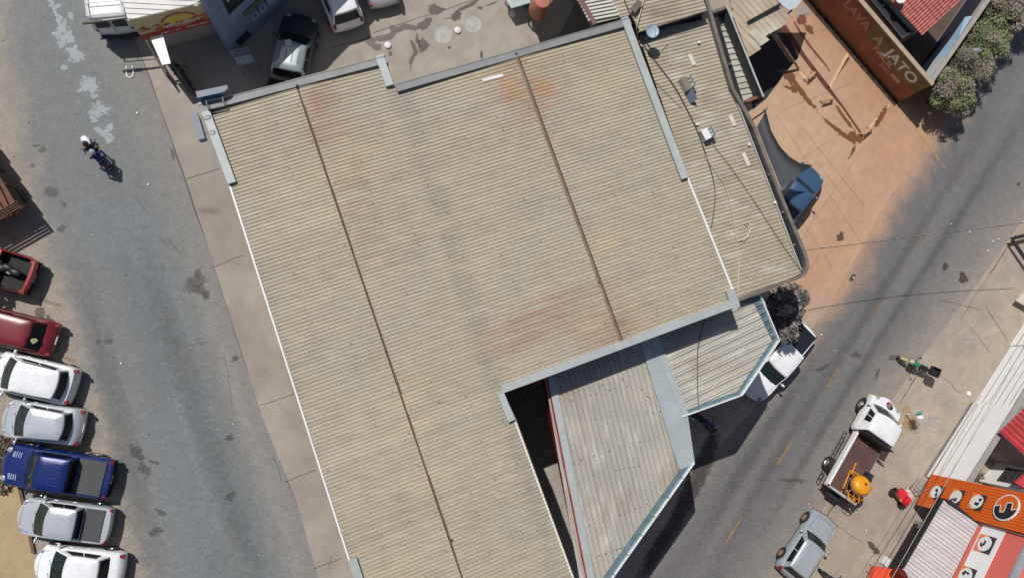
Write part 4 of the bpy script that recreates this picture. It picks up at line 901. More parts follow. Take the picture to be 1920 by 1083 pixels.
mb.build('headboard', M_black, TR)
mb = MB(); mb.box((bx1-.06, 0, 1.5), (.02, tw*1.9, .9)); mb.build('headboard_mesh', mat('dark mesh', (.03, .03, .032), .7), TR)
for sd in (-1, 1):
    x = bx0+1.25; q = Matrix.Rotation(R(90 if sd < 0 else -90), 3, 'X'); r = .38
    mb = MB(); mb.lathe([(r*.6, -.4), (r, -.38), (r, -.02), (r*.95, .02), (r*.6, .02), (r*.5, -.08)], (x, sd*(tw+.06), r), 24, 0, q); t = mb.build('wheel', M_tyre, TR, smooth=40)
    mb = MB(); mb.lathe([(r*.6, .0), (r*.5, -.06), (r*.25, -.04), (r*.2, .03), (.001, .03)], (x, sd*(tw+.06), r), 10, 0, q); mb.build('rim', M_rim, t, smooth=25)
    s_ = sd*(tw+.1)
    for x0, x1 in ((bx0+.15, bx0+.8), (bx0+1.75, bx1-.3)):
        mb = MB()
        for zz in (.5, .78): mb.tube((x0, s_, zz), (x1, s_, zz), .025)
        mb.tube((x0, s_, .5), (x0, s_, .8), .025); mb.tube((x1, s_, .5), (x1, s_, .8), .025); mb.tube(((x0+x1)/2, s_, .5), ((x0+x1)/2, s_, .8), .025); mb.build('side_guard', M_black, TR)
    mb = MB(); mb.box((bx0-.02, sd*.75, .75), (.06, .3, .14)); mb.build('tail_light', M_red, TR)
def disc_emblem(parent, mat4, r, mwhite, mdark, morange, thick=.01):
    "round emblem split by a stepped line: coloured half above, dark half below"
    path = [(-.93, -.06), (-.52, .11), (-.31, -.43), (0, -.35), (-.07, .36), (.38, .44), (.52, -.1), (.93, .07)]
    def put(o): o.matrix_world = mat4; o.parent = parent; o.matrix_parent_inverse = Matrix.LocRotScale(parent.location, parent.rotation_euler, None).inverted(); return o
    mb = MB(); mb.lathe([(r*1.02, -thick), (r*1.02, thick*.4), (.001, thick*.4)], (0, 0, 0), 40); put(mb.build('emblem', mwhite, None, smooth=30))
    mb = MB(); z = thick*.4+.004
    A = path+ell(0, 0, .93, .93, 24, 2, 182); mb.add([(x*r, y*r, z) for x, y in A], [tuple(range(len(A)))]); put(mb.build('emblem_half', morange))
    mb = MB(); B = path[::-1]+ell(0, 0, .93, .93, 24, 182, 362); mb.add([(x*r, y*r, z) for x, y in B], [tuple(range(len(B)))]); put(mb.build('emblem_half', mdark))
    mb = MB(); w_ = .035*r
    for (x0, y0), (x1, y1) in zip(path[:-1], path[1:]):
        d = Vector((x1-x0, y1-y0, 0)).normalized(); n = Vector((-d.y, d.x, 0))*w_; p, q = Vector((x0*r, y0*r, z+.003)), Vector((x1*r, y1*r, z+.003)); p = p-d*w_; q = q+d*w_
        mb.add([p-n, q-n, q+n, p+n], [(0, 1, 2, 3)])
    put(mb.build('emblem_line', mwhite))
M_org = mat('orange paint', S(222, 96, 22, .95), .5, var=.06); M_ink = mat('black ink', (.012, .012, .015), .5); M_rd = mat('red ink', (.3, .02, .04), .5)
bpy.context.view_layer.update()
mw = TR.matrix_world @ Matrix.Translation((h-.36, -.12, 1.06)) @ Matrix.Rotation(R(22), 4, 'Y') @ Matrix.Rotation(R(-60), 4, 'Z')
disc_emblem(TR, mw, .25, M_whitep, M_ink, M_rd, .02)
# cement mixer on the deck
def mixer(t):
    My = mat('mixer orange paint', S(226, 152, 24, .95), .4, coat=.4, var=.12, scale=5)
    mt = Matrix.Rotation(R(22), 3, 'Y'); mb = MB()
    mb.lathe([(.001, -.1), (.3, -.08), (.5, .05), (.53, .22), (.53, .42), (.44, .55), (.28, .72), (.26, .74)], (0, 0, .42), 26, 0, mt.transposed()@Matrix.Rotation(R(180), 3, 'X')@Matrix.Identity(3)) if False else mb.lathe([(.22, -.25), (.34, -.1), (.53, .1), (.54, .36), (.46, .5), (.3, .56), (.12, .58), (.10, .62), (.001, .62)], (0, 0, .45), 26, 0, mt)
    mb.build('drum', My, t, smooth=50)
    mb = MB(); mb.lathe([(.565, .12), (.58, .14), (.58, .2), (.565, .22)], (0, 0, .45), 30, 0, mt); mb.build('ring_gear', M_steel, t, smooth=40)
    mb = MB(); mb.lathe([(.06, .6), (.06, .68), (.001, .68)], (0, 0, .45), 10, 0, mt); mb.build('drum_hub', M_black, t)
    mb = MB(); fr = [(-.7, -.45, .05), (-.7, .45, .05), (.65, .45, .05), (.65, -.45, .05), (-.7, -.45, .05)]; mb.path(fr, .04)
    for x, y in ((-.65, -.42), (-.65, .42), (.6, .42), (.6, -.42)): mb.tube((x, y, .05), (x*.75, y*1.25, .6), .035)
    mb.tube((-.7, .0, .15), (-.7, .0, .7), .035); mb.tube((.45, .62, .5), (1.05, .7, .62), .035); mb.tube((.45, -.62, .5), (.6, .62, .55), .03); mb.build('frame', My, t, smooth=40)
    mb = MB(); mb.lathe([(.34, -.02), (.37, -.02), (.37, .03), (.34, .03), (.34, -.02)], (-.62, .18, .78), 24, 0, Matrix.Rotation(R(30), 3, 'Y')); mb.tube((-.95, .18, .9), (-.3, .18, .65), .018); mb.tube((-.62, -.15, .78), (-.62, .5, .78), .018); mb.build('hand_wheel', My, t)
    mb = MB(); mb.box((.72, -.3, .5), (.42, .34, .36)); mb.box((.72, -.3, .72), (.28, .2, .08)); mb.build('motor', M_black, t, smooth=30)
    for y in (-.5, .5):
        mb = MB(); mb.lathe([(.15, -.05), (.2, -.04), (.2, .04), (.15, .05), (.04, .06), (.001, .06)], (-.62, y, .2), 18, 0, Matrix.Rotation(R(90), 3, 'X')); mb.build('wheel', M_tyre, t, smooth=40)
loose('cement_mixer', 'orange yellow cement mixer with round drum standing on the truck deck', 'cement mixer', (1598, 909), 1.03, mixer, R(62))
# motorcycles --------------------------------------------------
def moto(label, F, B, z=.5, body=pred, seat=M_black, lean=0., group=None, box=False, front=M_black, rack=True, length=None):
    loc, rot, Lm = place(F, B, z); Lm = length or max(1.75, min(Lm, 2.1)); T = thing('motorcycle', label, 'motorcycle', loc, rot, group)
    wb = Lm/2-.3; q = Matrix.Rotation(R(90), 3, 'X')
    for x in (-wb, wb):
        mb = MB(); r = .3; mb.lathe([(r-.07, -.04), (r-.02, -.055), (r, 0), (r-.02, .055), (r-.07, .04), (r-.07, -.04)], (x, 0, r), 26, 0, q); t = mb.build('wheel', M_tyre, T, smooth=50)
        mb = MB(); mb.lathe([(r-.06, -.03), (r-.08, 0), (r-.06, .03)], (x, 0, r), 26, 0, q); mb.lathe([(.001, -.07), (.05, -.07), (.05, .07), (.001, .07)], (x, 0, r), 10, 0, q)
        for k in range(10): a = k*math.pi/5; mb.tube((x+.04*math.cos(a), 0, r+.04*math.sin(a)), (x+(r-.07)*math.cos(a), 0, r+(r-.07)*math.sin(a)), .008, n=4)
        mb.build('rim', M_rim, t)
    mb = MB()
    for sd in (-1, 1): mb.tube((wb, sd*.09, .3), (wb-.32, sd*.09, .92), .024)
    mb.tube((wb-.32, -.1, .92), (wb-.32, .1, .92), .03); mb.build('fork', M_chrome, T)
    mb = MB(); mb.path([(wb-.52, -.36, 1.02), (wb-.42, -.3, 1.02), (wb-.33, -.08, .97), (wb-.33, .08, .97), (wb-.42, .3, 1.02), (wb-.52, .36, 1.02)], .016); mb.tube((wb-.5, -.3, 1.02), (wb-.6, -.4, 1.02), .025); mb.tube((wb-.5, .3, 1.02), (wb-.6, .4, 1.02), .025); mb.build('handlebar', M_black, T)
    for sd in (-1, 1): mb = MB(); mb.tube((wb-.42, sd*.28, 1.03), (wb-.36, sd*.36, 1.16), .008); mb.ball((wb-.36, sd*.38, 1.18), .05, 0, 8, (.4, 1.2, .8)); mb.build('mirror', M_black, T, smooth=50)
    mb = MB(); mb.ball((wb-.2, 0, .86), .13, 0, 12, (.8, 1, 1)); mb.build('headlight', front, T, smooth=50)
    mb = MB(); mb.ball((.17, 0, .78), .26, 0, 14, (1.15, .62, .6)); mb.build('fuel_tank', body, T, smooth=60)
    mb = MB(); mb.ball((wb+.02, 0, .56), .2, 0, 12, (1.5, .38, .35)); mb.build('front_mudguard', front, T, smooth=60)
    mb = MB(); mb.ball((-.32, 0, .79), .3, 0, 12, (1.35, .42, .22)); mb.build('seat', seat, T, smooth=60)
    mb = MB(); mb.ball((-wb-.02, 0, .62), .22, 0, 12, (1.4, .4, .5)); mb.build('tail_fairing', body, T, smooth=60)
    mb = MB(); mb.box((.08, 0, .42), (.36, .26, .34)); mb.lathe([(.001, -.16), (.14, -.15), (.14, .15), (.001, .16)], (.0, 0, .38), 14, 0, q); mb.build('engine', M_steel, T, smooth=30)
    mb = MB(); mb.path([(wb-.3, 0, .8), (.3, 0, .35), (-.25, 0, .35), (-wb, 0, .3)], .03); mb.path([(-.2, 0, .6), (-wb, .07, .3)], .02); mb.build('frame', M_black, T)
    mb = MB(); mb.path([(.2, -.14, .35), (-.1, -.17, .26), (-.35, -.18, .3)], .022); mb.tube((-.3, -.18, .29), (-.78, -.2, .42), .045); mb.build('exhaust', M_chrome, T, smooth=40)
    mb = MB(); mb.box((-wb-.26, 0, .7), (.08, .16, .07)); mb.build('tail_light', M_red, T)
    mb = MB(); mb.box((-wb-.33, 0, .58), (.02, .19, .14), mt=Matrix.Rotation(R(-25), 3, 'Y')); mb.build('number_plate', M_plate, T)
    if rack: mb = MB(); mb.path([(-.6, -.12, .88), (-.92, -.12, .9), (-.92, .12, .9), (-.6, .12, .88)], .014); mb.build('rear_rack', M_black, T)
    if box:
        mb = MB(); mb.box((-.85, 0, .94), (.5, .5, .06)); 
        for sd in (-1, 1): mb.box((-.85, sd*.24, 1.06), (.5, .025, .24)); mb.box((-.85+sd*.24, 0, 1.06), (.025, .47, .24))
        mb.build('carrier_box', M_black, T)
    if lean: T.rotation_euler = (R(lean), 0, rot)
    return T
mg = mat('green tank paint', (.01, .22, .12), .35, coat=.5); pb2 = paint('moto blue', (.01, .015, .12)); mcr = mat('cream plastic', S(190, 180, 130), .5)
moto('green tank motorcycle with an open black carrier crate by the right kerb', (1687, 668), (1747, 696), body=mg, front=mcr, box=True, lean=-6, length=2.05)
moto('black motorcycle parked in shade under the galvanised roof edge', (1336, 806), (1296, 776), body=pb2, lean=-8, length=1.95)
moto('black motorcycle parked against the brown guard rail', (326, 122), (360, 172), body=paint('black', (.012, .012, .016)), lean=8, length=1.95)
moto('dark motorcycle cut off by the bottom edge of the photo', (1549, 1074), (1580, 1100), body=paint('black', (.012, .012, .016)), lean=-6, length=1.9)
RB = moto('blue and white motorcycle ridden along the left road', (163, 264), (203, 312), body=pb2, front=pwhite, lean=0, length=1.95)
mb = MB(); mb.ball((.66, 0, .86), .24, 0, 12, (1.3, .8, .6)); mb.build('front_fairing', pwhite, RB, smooth=50)
for sd_q in (-1, 1): mb = MB(); mb.ball((.5, sd_q*.17, .74), .17, 0, 10, (1.5, .45, .9)); mb.build('side_fairing', pb2, RB, smooth=50)
# riders -------------------------------------------------------
def person(label, J, rads, T, cloth, legs, helmet, group=None, toroot=None):
    P = thing('person', label, 'person', T.location, T.rotation_euler[2], group)
    names = list(J); me = bpy.data.meshes.new('body'); idx = {k: i for i, k in enumerate(names)}
    edges = [('pel', 'belly'), ('belly', 'chest'), ('chest', 'neck'), ('neck', 'head'), ('head', 'top')]
    for s in 'lr': edges += [('chest', s+'sh'), (s+'sh', s+'el'), (s+'el', s+'wr'), (s+'wr', s+'pa'), ('pel', s+'hip'), (s+'hip', s+'kn'), (s+'kn', s+'an'), (s+'an', s+'to')]
    co = [J[k] for k in names]; rr = [rads[k.lstrip('lr') if k[0] in 'lr' and k[1:] in rads else k] for k in names]; ed = [(idx[a], idx[b]) for a, b in edges]
    for s in 'lr':   # five fingers rooted in the palm
        pa, wr = Vector(J[s+'pa']), Vector(J[s+'wr']); d = (pa-wr).normalized(); sd = d.cross(Vector((0, 0, 1))).normalized()
        for k in range(5):
            o = (k-1.5)*.019 if k < 4 else -.045; ln = (.07, .08, .075, .06, .05)[k]
            a = pa+d*(.02 if k < 4 else -.03)+sd*o; b = a+d*ln*.6+Vector((0, 0, -.012)); c = b+d*ln*.2+Vector((0, 0, -ln*.5))
            i = len(co); co += [tuple(a), tuple(b), tuple(c)]; rr += [.011, .009, .008]; ed += [(idx[s+'pa'], i), (i, i+1), (i+1, i+2)]
    me.from_pydata([tuple(c) for c in co], ed, []); o = bpy.data.objects.new('body', me); C.objects.link(o)
    sk_ = o.modifiers.new('s', 'SKIN'); 
    for i, v in enumerate(me.skin_vertices[0].data): v.radius = (rr[i], rr[i]); v.use_root = (i == idx['pel'])
    ss = o.modifiers.new('u', 'SUBSURF'); ss.levels = 1; ss.render_levels = 1
    bpy.context.view_layer.update(); dg = bpy.context.evaluated_depsgraph_get(); m2 = bpy.data.meshes.new_from_object(o.evaluated_get(dg)); bpy.data.objects.remove(o)
    m2.materials.clear(); [m2.materials.append(x) for x in (M_skin, cloth, legs, M_black)]
    hp = Vector(J['pel']); wl, wrr = Vector(J['lwr']), Vector(J['rwr']); nk = Vector(J['neck'])
    for p in m2.polygons:
        c = p.center; near = min((c-Vector(J[k])).length for k in ('head', 'top'))
        arm = min((c-Vector(J[k])).length for k in ('lwr', 'rwr', 'lpa', 'rpa')) < .13 or min((c-(Vector(J[s+'el'])*.45+Vector(J[s+'wr'])*.55)).length for s in 'lr') < .12
        leg = min((c-Vector(J[k])).length for k in ('lkn', 'rkn')) < .26 or c.z < hp.z+.02
        foot = min((c-Vector(J[k])).length for k in ('lan', 'ran', 'lto', 'rto')) < .14
        p.material_index = 3 if foot else 0 if (arm or near < .16) else 2 if leg else 1
        p.use_smooth = True
    b = bpy.data.objects.new('body', m2); C.objects.link(b); b.parent = P
    h = Vector(J['head'])+Vector((0, 0, .04)); mb = MB(); mb.ball(h, .145, 0, 16, (1.12, .95, 1)); mb.build('helmet', helmet, P, smooth=60)
    mb = MB(); mb.ball(h+Vector((.05, 0, -.0)), .125, 0, 14, (1.05, .86, .55)); mb.build('visor', M_glass, P, smooth=60)
    return P
RD = dict(pel=.15, belly=.14, chest=.16, neck=.055, head=.09, top=.07, sh=.075, el=.05, wr=.032, pa=.038, hip=.1, kn=.07, an=.045, to=.04)
def seated(x0, zs, lean, hx, hz, tw=0):
    J = dict(pel=(x0, 0, zs), belly=(x0+.05+lean*.4, 0, zs+.2), chest=(x0+.1+lean, 0, zs+.42), neck=(x0+.14+lean*1.3, 0, zs+.56), head=(x0+.17+lean*1.4, 0, zs+.68), top=(x0+.17+lean*1.4, 0, zs+.78))
    for s, k in (('l', 1), ('r', -1)):
        J[s+'sh'] = (x0+.11+lean, .19*k, zs+.45); J[s+'el'] = ((x0+.1+lean+hx)/2-.02, .33*k, zs+.22); J[s+'wr'] = (hx-.06, .27*k, hz+.03); J[s+'pa'] = (hx+.01, .27*k, hz+.02)
        J[s+'hip'] = (x0+.02, .12*k, zs-.03); J[s+'kn'] = (x0+.42, .22*k, zs-.12); J[s+'an'] = (x0+.2, .2*k, zs-.48); J[s+'to'] = (x0+.36, .22*k, zs-.5)
    return J
person('rider in front on the moving motorcycle, black helmet, red trimmed black jacket and bare forearms', seated(-.12, .93, .1, .38, 1.0), RD, RB, mat('black jacket', (.015, .012, .014), .7), mat('grey jeans', (.09, .085, .09), .8), paint('black', (.012, .012, .016)))
person('passenger behind the rider on the moving motorcycle, deep blue shirt and pale blue helmet', seated(-.55, .97, .04, -.18, 1.12), RD, RB, mat('deep blue cloth', (.008, .008, .11), .7), mat('faded jeans', (.10, .14, .2), .8), paint('pale helmet', (.3, .36, .45)))
# box van with roof frames -------------------------------------
VT = car('van', 'white van with roof bars and dark rear windows beside the printed banner', 'van', (196, -130), (223, 78), dict(paint=pwhite, prof=[(0, 1.0), (.02, 1.1), (.8, 1.12), (.9, 1.05), (1, .8)], L=4.9, wheels=(.18, .82), rad=.33, zb=.3, cabin=cb([.93, .8, .03, .0], 2.15, wb=.99, wr=.84, hbk=1.0, bf=.12, br=.03, rear=0), mirror=M_black), 1.9)
hl = 4.9/2
for y in (-.4, .4):
    mb = MB(); mb.box((-hl+.02, y, 1.55), (.03, .62, .45), mt=Matrix.Rotation(R(6), 3, 'Y')); mb.build('rear_window', M_glassb, VT)
mb = MB(); mb.box((-hl-.015, 0, 1.2), (.02, .02, 1.6)); mb.build('door_gap', M_black, VT)
mb = MB(); mb.box((-hl-.06, 0, .45), (.16, 1.86, .16)); mb.build('bumper', M_black, VT)
mb = MB()
for y in (-.78, .78): mb.tube((-hl+.12, y, 2.36), (hl-.9, y, 2.36), .03)
for x in np.linspace(-hl+.15, hl-1, 7): mb.tube((x, -.78, 2.36), (x, .78, 2.36), .022); mb.tube((x, -.78, 2.36), (x, -.76, 2.1), .02); mb.tube((x, .78, 2.36), (x, .76, 2.1), .02)
mb.build('roof_rack', M_whitep, VT)
mb = MB(); mb.box((-.35, .3, 2.18), (.34, .28, .05)); mb.build('roof_hatch', mat('pale grey plastic', S(176, 184, 190), .5), VT)
def pole(t):
    mb = MB(); mb.tube((-1.0, 0, .0), (-.1, 0, .02), .07, n=10, r2=.09); mb.build('cloth_wrap', mat('grey canvas', S(104, 102, 92), .9, var=.2), t, smooth=40)
    mb = MB(); mb.tube((-.1, 0, .02), (.95, 0, .04), .06, n=10, r2=.045); mb.build('shaft', M_steel, t, smooth=40)
loose('rolled_umbrella', 'rolled grey parasol tied crosswise over the white van roof', 'parasol', (197, 39), 2.5, pole, R(12))
# ------------------------------------------------------------ right side: street wall, shop, house
wA, wB = W(1736, 893, 0), W(1893, 647, 0); wd_ = (wB-wA).normalized(); wn = Vector((-wd_.y, wd_.x, 0))   # wn points to the street
if wn.x > 0: wn = -wn
M_ww = mat('white painted wall', (.80, .80, .78), .7, var=.05, scale=1.5, fine=.04)
sw = thing('wall', 'long white street wall with shadow lines and dull grey coping', 'wall', wA, world=True)
seg = (W(1824, 756, 0)-wA).length; Lw = (wB-wA).length
def wq(s0, s1, d0, d1): return [wA+wd_*s0+wn*d0, wA+wd_*s1+wn*d0, wA+wd_*s1+wn*d1, wA+wd_*s0+wn*d1]
mb = MB(); mb.prism(wq(.02, seg, -.22, 0), 0, 2.9); mb.prism(wq(seg+.003, Lw, -.22, -.1), 0, 2.9); mb.prism(wq(Lw+.003, Lw+8, -.22, -.02), 0, 2.9); mb.build('wall_face', M_ww, sw)
for d, zz in ((-.085, .5), (-.085, 1.0), (-.085, 1.5), (-.085, 2.0), (-.085, 2.45)):
    mb = MB(); mb.prism(wq(seg+.006, Lw-.006, -.12, d), zz, zz+.05); mb.prism(wq(Lw+.006, Lw+8, -.12, d+.1), zz, zz+.05); mb.build('shadow_line', mat('grey line', S(150, 156, 160), .7), sw)
for zz in (.25, .32, 1.55):
    mb = MB(); mb.prism(wq(.03, seg-.01, -.02, .012), zz, zz+.02); mb.build('shadow_line', mat('grey line', S(150, 156, 160), .7), sw)
mb = MB(); mb.prism(wq(0, Lw+8, -.27, .03), 2.905, 2.99); mb.build('coping', mat('dull grey coping', S(150, 147, 142), .85, var=.12), sw)
mb = MB()   # dust ledge at foot
mb.prism(wq(.0, seg, 0.005, .12), 0, .06); mb.build('footing', M_conc, sw)
# shop front ---------------------------------------------------
fA, fB = W(1747, 888, .6), W(1718, 945, .6); fA.z = fB.z = 0
sd_ = (fB-fA).normalized(); fo = Vector((sd_.y, -sd_.x, 0))
if fo.x > 0: fo = -fo
def onfac(px, py):
    v = CM @ Vector((px-CX, py-CY, FOC)); n2 = fo; t = fA.dot(n2)/(Vector((v.x, v.y, 0)).dot(n2)); p = Vector((v.x*t, v.y*t, CH+v.z*t)); return (p-fA).dot(sd_), p.z
shop = thing('building', 'hardware shop front with orange slatted panel, salmon and white bands and round signs', 'building', fA, world=True)
def facbox(s0, s1, z0, z1, o0, o1): 
    mb = MB(); mb.prism([fA+sd_*s0+fo*o0, fA+sd_*s1+fo*o0, fA+sd_*s1+fo*o1, fA+sd_*s0+fo*o1], z0, z1); return mb
SW_ = (fB-fA).length
M_salmon = mat('salmon paint', S(222, 112, 98, .95), .6, var=.05); M_orsl = mat('orange slat', S(220, 98, 24, .95), .45, var=.06)
facbox(.02, SW_-.02, .62, 9.3, -.35, -.03).build('panel_back', mat('dark orange gap', S(140, 56, 14), .6), shop)
nS = 13; pw = SW_/nS
mb = MB()
for i in range(nS): q = facbox(i*pw+.008, (i+1)*pw-.008, .6, 9.32, -.04, 0); b0 = len(mb.v); mb.v += q.v; mb.f += [tuple(b0+j for j in f) for f in q.f]; mb.m += q.m
mb.build('slat_panel', M_orsl, shop)
facbox(SW_+.01, 14, 4.84, 7.8, -6, -.3).build('wall', M_salmon, shop)
facbox(SW_+.3, 14, 0, 4.8, -6, -2.8).build('shop_wall', mat('dim interior wall', S(96, 90, 86), .9), shop)
facbox(SW_+.012, 14, 5.13, 6.52, -.5, -.285).build('white_band', M_ww, shop)
rb = thing and ribroof('roof', [(p.x, p.y) for p in [fA+sd_*(SW_+.1)-fo*.6, fA+sd_*13-fo*.6, fA+sd_*13-fo*6, fA+sd_*(SW_+.1)-fo*6]], lambda u, v: 7.6, math.atan2(fo.y, fo.x), .3, [(0, 0, 1), (.3, .05, 1.05), (.5, .06, 1.1), (.8, 0, .9), (1, 0, .8)], lambda X, Y, u, v: np.zeros(X.shape+(3,))+np.array(S(150, 148, 146)), M_roof, shop)
facbox(SW_+.012, 14, 7.75, 7.9, -.62, -.27).build('parapet_cap', mat('grey cap', S(150, 150, 152), .6), shop)
def plate(cs, name, m, off, ellipse=False, grow=1.):
    P = [onfac(*c) for c in cs]; cs_ = sum(p[0] for p in P)/4; cz = sum(p[1] for p in P)/4
    ws = (abs(P[2][0]-P[1][0])+abs(P[3][0]-P[0][0]))/2; hz = (abs(P[1][1]-P[0][1])+abs(P[2][1]-P[3][1]))/2
    return cs_, cz, ws, hz
def z2(x, y): return (1700+x/5.336, 880+y/5.336)
iconr = random.Random(5)
for k, cs in enumerate(([(268, 148), (398, 172), (325, 300), (200, 280)], [(465, 190), (600, 215), (520, 360), (408, 340)], [(672, 235), (825, 265), (730, 415), (600, 385)], [(708, 615), (868, 655), (775, 815), (615, 770)], [(515, 930), (670, 970), (585, 1130), (430, 1090)])):
    c_s, c_z, w_s, h_z = plate([z2(*c) for c in cs], '', None, 0); base = 0 if k < 3 else -.285
    sg = thing('sign', ['first small round product sign on the orange slats, nearest the street', 'second small round product sign on the orange slats', 'third small round product sign on the orange slats, next to the large emblem', 'round tool sign on the white band, nearest the orange slats', 'round product sign on the white band at the bottom edge of the photo'][k], 'sign', fA+sd_*c_s+fo*(base+.02)+Vector((0, 0, c_z)), world=True, group='round product signs on the shop front')
    mk = lambda s0, s1, z0, z1, m, nm: facbox(c_s+s0, c_s+s1, c_z+z0, c_z+z1, base+.012, base+.04).build(nm, m, sg)
    mk(-w_s/2, w_s/2, -h_z/2, 0, mat('sign orange', S(225, 128, 70), .5), 'panel'); mk(-w_s/2, w_s/2, 0.002, h_z/2, mat('sign black', (.03, .03, .03), .5), 'panel')
    fr = frame(fA+sd_*c_s+fo*(base+.045)+Vector((0, 0, c_z)), (0, 0, 1), -sd_)
    def put(mb, nm, m):
        o = mb.build(nm, m); o.matrix_world = fr; o.parent = sg; o.matrix_parent_inverse = Matrix.Translation(sg.location).inverted()
    rr0 = min(w_s, h_z)*.44; mb = MB(); mb.lathe([(rr0, 0), (rr0, .012), (.001, .012)], (0, 0, 0), 28); put(mb, 'disc', M_whitep)
    for q in range(3):
        mb = MB(); x, y = iconr.uniform(-.5, .5)*rr0, iconr.uniform(-.5, .5)*rr0; mb.box((x, y, .018), (rr0*iconr.uniform(.25, .7), rr0*iconr.uniform(.2, .45), .006), rz=iconr.uniform(0, 3)); put(mb, 'pictogram', M_ink)
e = [onfac(*z2(*c)) for c in ((865, 388), (1155, 388), (1010, 268), (1010, 508))]
ez = (e[0][1]+e[1][1])/2; es = (e[2][0]+e[3][0])/2; er = (abs(e[1][1]-e[0][1])+abs(e[3][0]-e[2][0]))/4
bpy.context.view_layer.update()
em = thing('sign', 'large round emblem, orange and black with a stepped white line, on the orange slats', 'sign', fA+sd_*es+fo*.06+Vector((0, 0, ez)))
disc_emblem(em, frame(fA+sd_*es+fo*.07+Vector((0, 0, ez)), (0, 0, 1), -sd_), er, M_whitep, M_ink, M_org, .05)
# awning over the shop entrance
za, zfz = 4.86, 4.35
s0 = onfac(1826, 977)[0]; q0 = W(1768, 935, zfz); q1 = W(1693, 1064, zfz)
dep = (q0-fA).dot(fo); aw0 = (q0-fA).dot(sd_); aw1 = (q1-fA).dot(sd_)
cn = thing('awning', 'silver ribbed awning with black fascia over the hardware shop entrance', 'awning', (q0+q1)/2, world=True)
apoly = [fA+sd_*(aw0)+fo*dep, fA+sd_*aw1+fo*dep, fA+sd_*aw1-fo*.28, fA+sd_*aw0-fo*.28]
apoly = [q0, q1, fA+sd_*(aw1+1.2)-fo*.25, fA+sd_*s0-fo*.25]
def zaw(u, v):
    p = Vector((math.cos(AA)*u+math.sin(AA)*v, math.sin(AA)*u-math.cos(AA)*v, 0)); d = (p-fA).dot(fo); return zfz+(za-zfz)*(1-max(0, min(1, d/dep)))
dr = (fA+sd_*s0-fo*.25-Vector((q0.x, q0.y, 0))); AA = math.atan2(dr.y, dr.x)
ribroof('roof_sheet', [(p.x, p.y) for p in apoly], zaw, AA, .19, [(0, 0, 1), (.5, 0, 1), (.62, .04, 1.05), (.8, .04, 1.05), (.88, 0, .85), (1, 0, .75)], lambda X, Y, u, v: np.zeros(X.shape+(3,))+np.array(S(182, 176, 176)), M_roof, cn)
d_ = (q1-q0).normalized(); n_ = Vector((-d_.y, d_.x, 0)); n_ = n_ if n_.dot(fo) > 0 else -n_
mb = MB(); mb.prism([q0, q1, q1+n_*.1, q0+n_*.1], zfz-.3, zfz+.09); mb.build('fascia', mat('black fascia', (.02, .02, .022), .5), cn)
mb = MB(); t_ = Vector((dr.x, dr.y, 0)).normalized(); e_ = Vector((q0.x, q0.y, 0)); mb.prism([e_-d_*.04, e_+dr-d_*.04, e_+dr, e_], zfz-.1, za+.08); mb.build('side_trim', M_black, cn)
mb = MB(); mb.prism([q1+d_*.02, q1+Vector((dr.x, dr.y, 0))+d_*.02, q1+Vector((dr.x, dr.y, 0))+d_*.3, q1+d_*.3], zfz-.5, zfz-.05); mb.build('red_return', mat('dark red trim', S(96, 22, 24), .6), cn)
rc = thing('canopy', 'bright orange red canopy corner at the bottom edge beside the wire rack', 'canopy', W(1660, 1080, 3))
p = WP([(1640, 1062), (1672, 1066), (1700, 1084), (1690, 1130), (1620, 1130)], 3.); mb = MB(); mb.prism([v-Vector((rc.location.x, rc.location.y, 0)) for v in p], -.25, .0); mb.build('canopy_top', mat('orange red vinyl', S(225, 84, 50), .6, var=.12), rc)
# clutter at the shop entrance
def rackb(t):
    mb = MB()
    for x in (-.4, 0, .4):
        for y in (-.3, .3): mb.tube((x, y, 0), (x, y, .95), .018)
    for zz in (.3, .62, .95):
        mb.path([(-.4, -.3, zz), (.4, -.3, zz), (.4, .3, zz), (-.4, .3, zz), (-.4, -.3, zz)], .015)
        for k in range(5): mb.tube((-.4+.2*k, -.3, zz), (-.4+.2*k, .3, zz), .008)
    mb.build('wire_frame', M_steel, t)
loose('wire_rack', 'grey wire display rack beside the orange red canopy corner', 'rack', (1632, 1074), 0, rackb, R(60))
loose('wire_rack', 'wire display rack with a white box at the shop entrance', 'rack', (1716, 992), 0, rackb, R(55))
def wb_(t): mb = MB(); mb.box((0, 0, .16), (.42, .3, .32)); mb.build('box_shell', M_whitep, t); mb = MB(); mb.box((0, 0, .325), (.44, .32, .015)); mb.build('lid', M_plate, t)
loose('white_box', 'white box on the display rack at the shop entrance', 'box', (1727, 985), .96, wb_, .9)
loose('white_box', 'white box hung high in front of the dark entrance below the awning', 'box', (1655, 1049), 2.2, wb_, .9)
# inner yard behind the wall -----------------------------------
rd = thing('building', 'house with bright red ribbed roof behind the white street wall', 'building', W(1925, 830, 0), world=True)
rp = WP([(1873, 808), (1935, 750), (2060, 850), (1990, 920)], 3.3)
ribroof('roof', [(p.x, p.y) for p in rp], lambda u, v: 3.3, R(-41), .3, [(0, 0, 1), (.2, .05, 1.05), (.45, .06, 1.1), (.7, 0, .9), (1, 0, .55)], lambda X, Y, u, v: np.zeros(X.shape+(3,))+np.array(S(190, 62, 68)), M_roof, rd)
mb = MB(); mb.prism(WP([(1884, 812), (1936, 762), (2056, 852), (1992, 912)], 3.3), 0, 3.2); mb.build('wall', M_wall, rd)
rd2 = thing('building', 'white house with a dark barred window behind the orange slatted shop front', 'building', W(1860, 885, 0), world=True)
hb_ = WP([(1838, 902), (1866, 866), (1990, 880), (1990, 960)], 0); mb = MB(); mb.prism(hb_, 0, 2.9); mb.build('wall', M_ww, rd2)
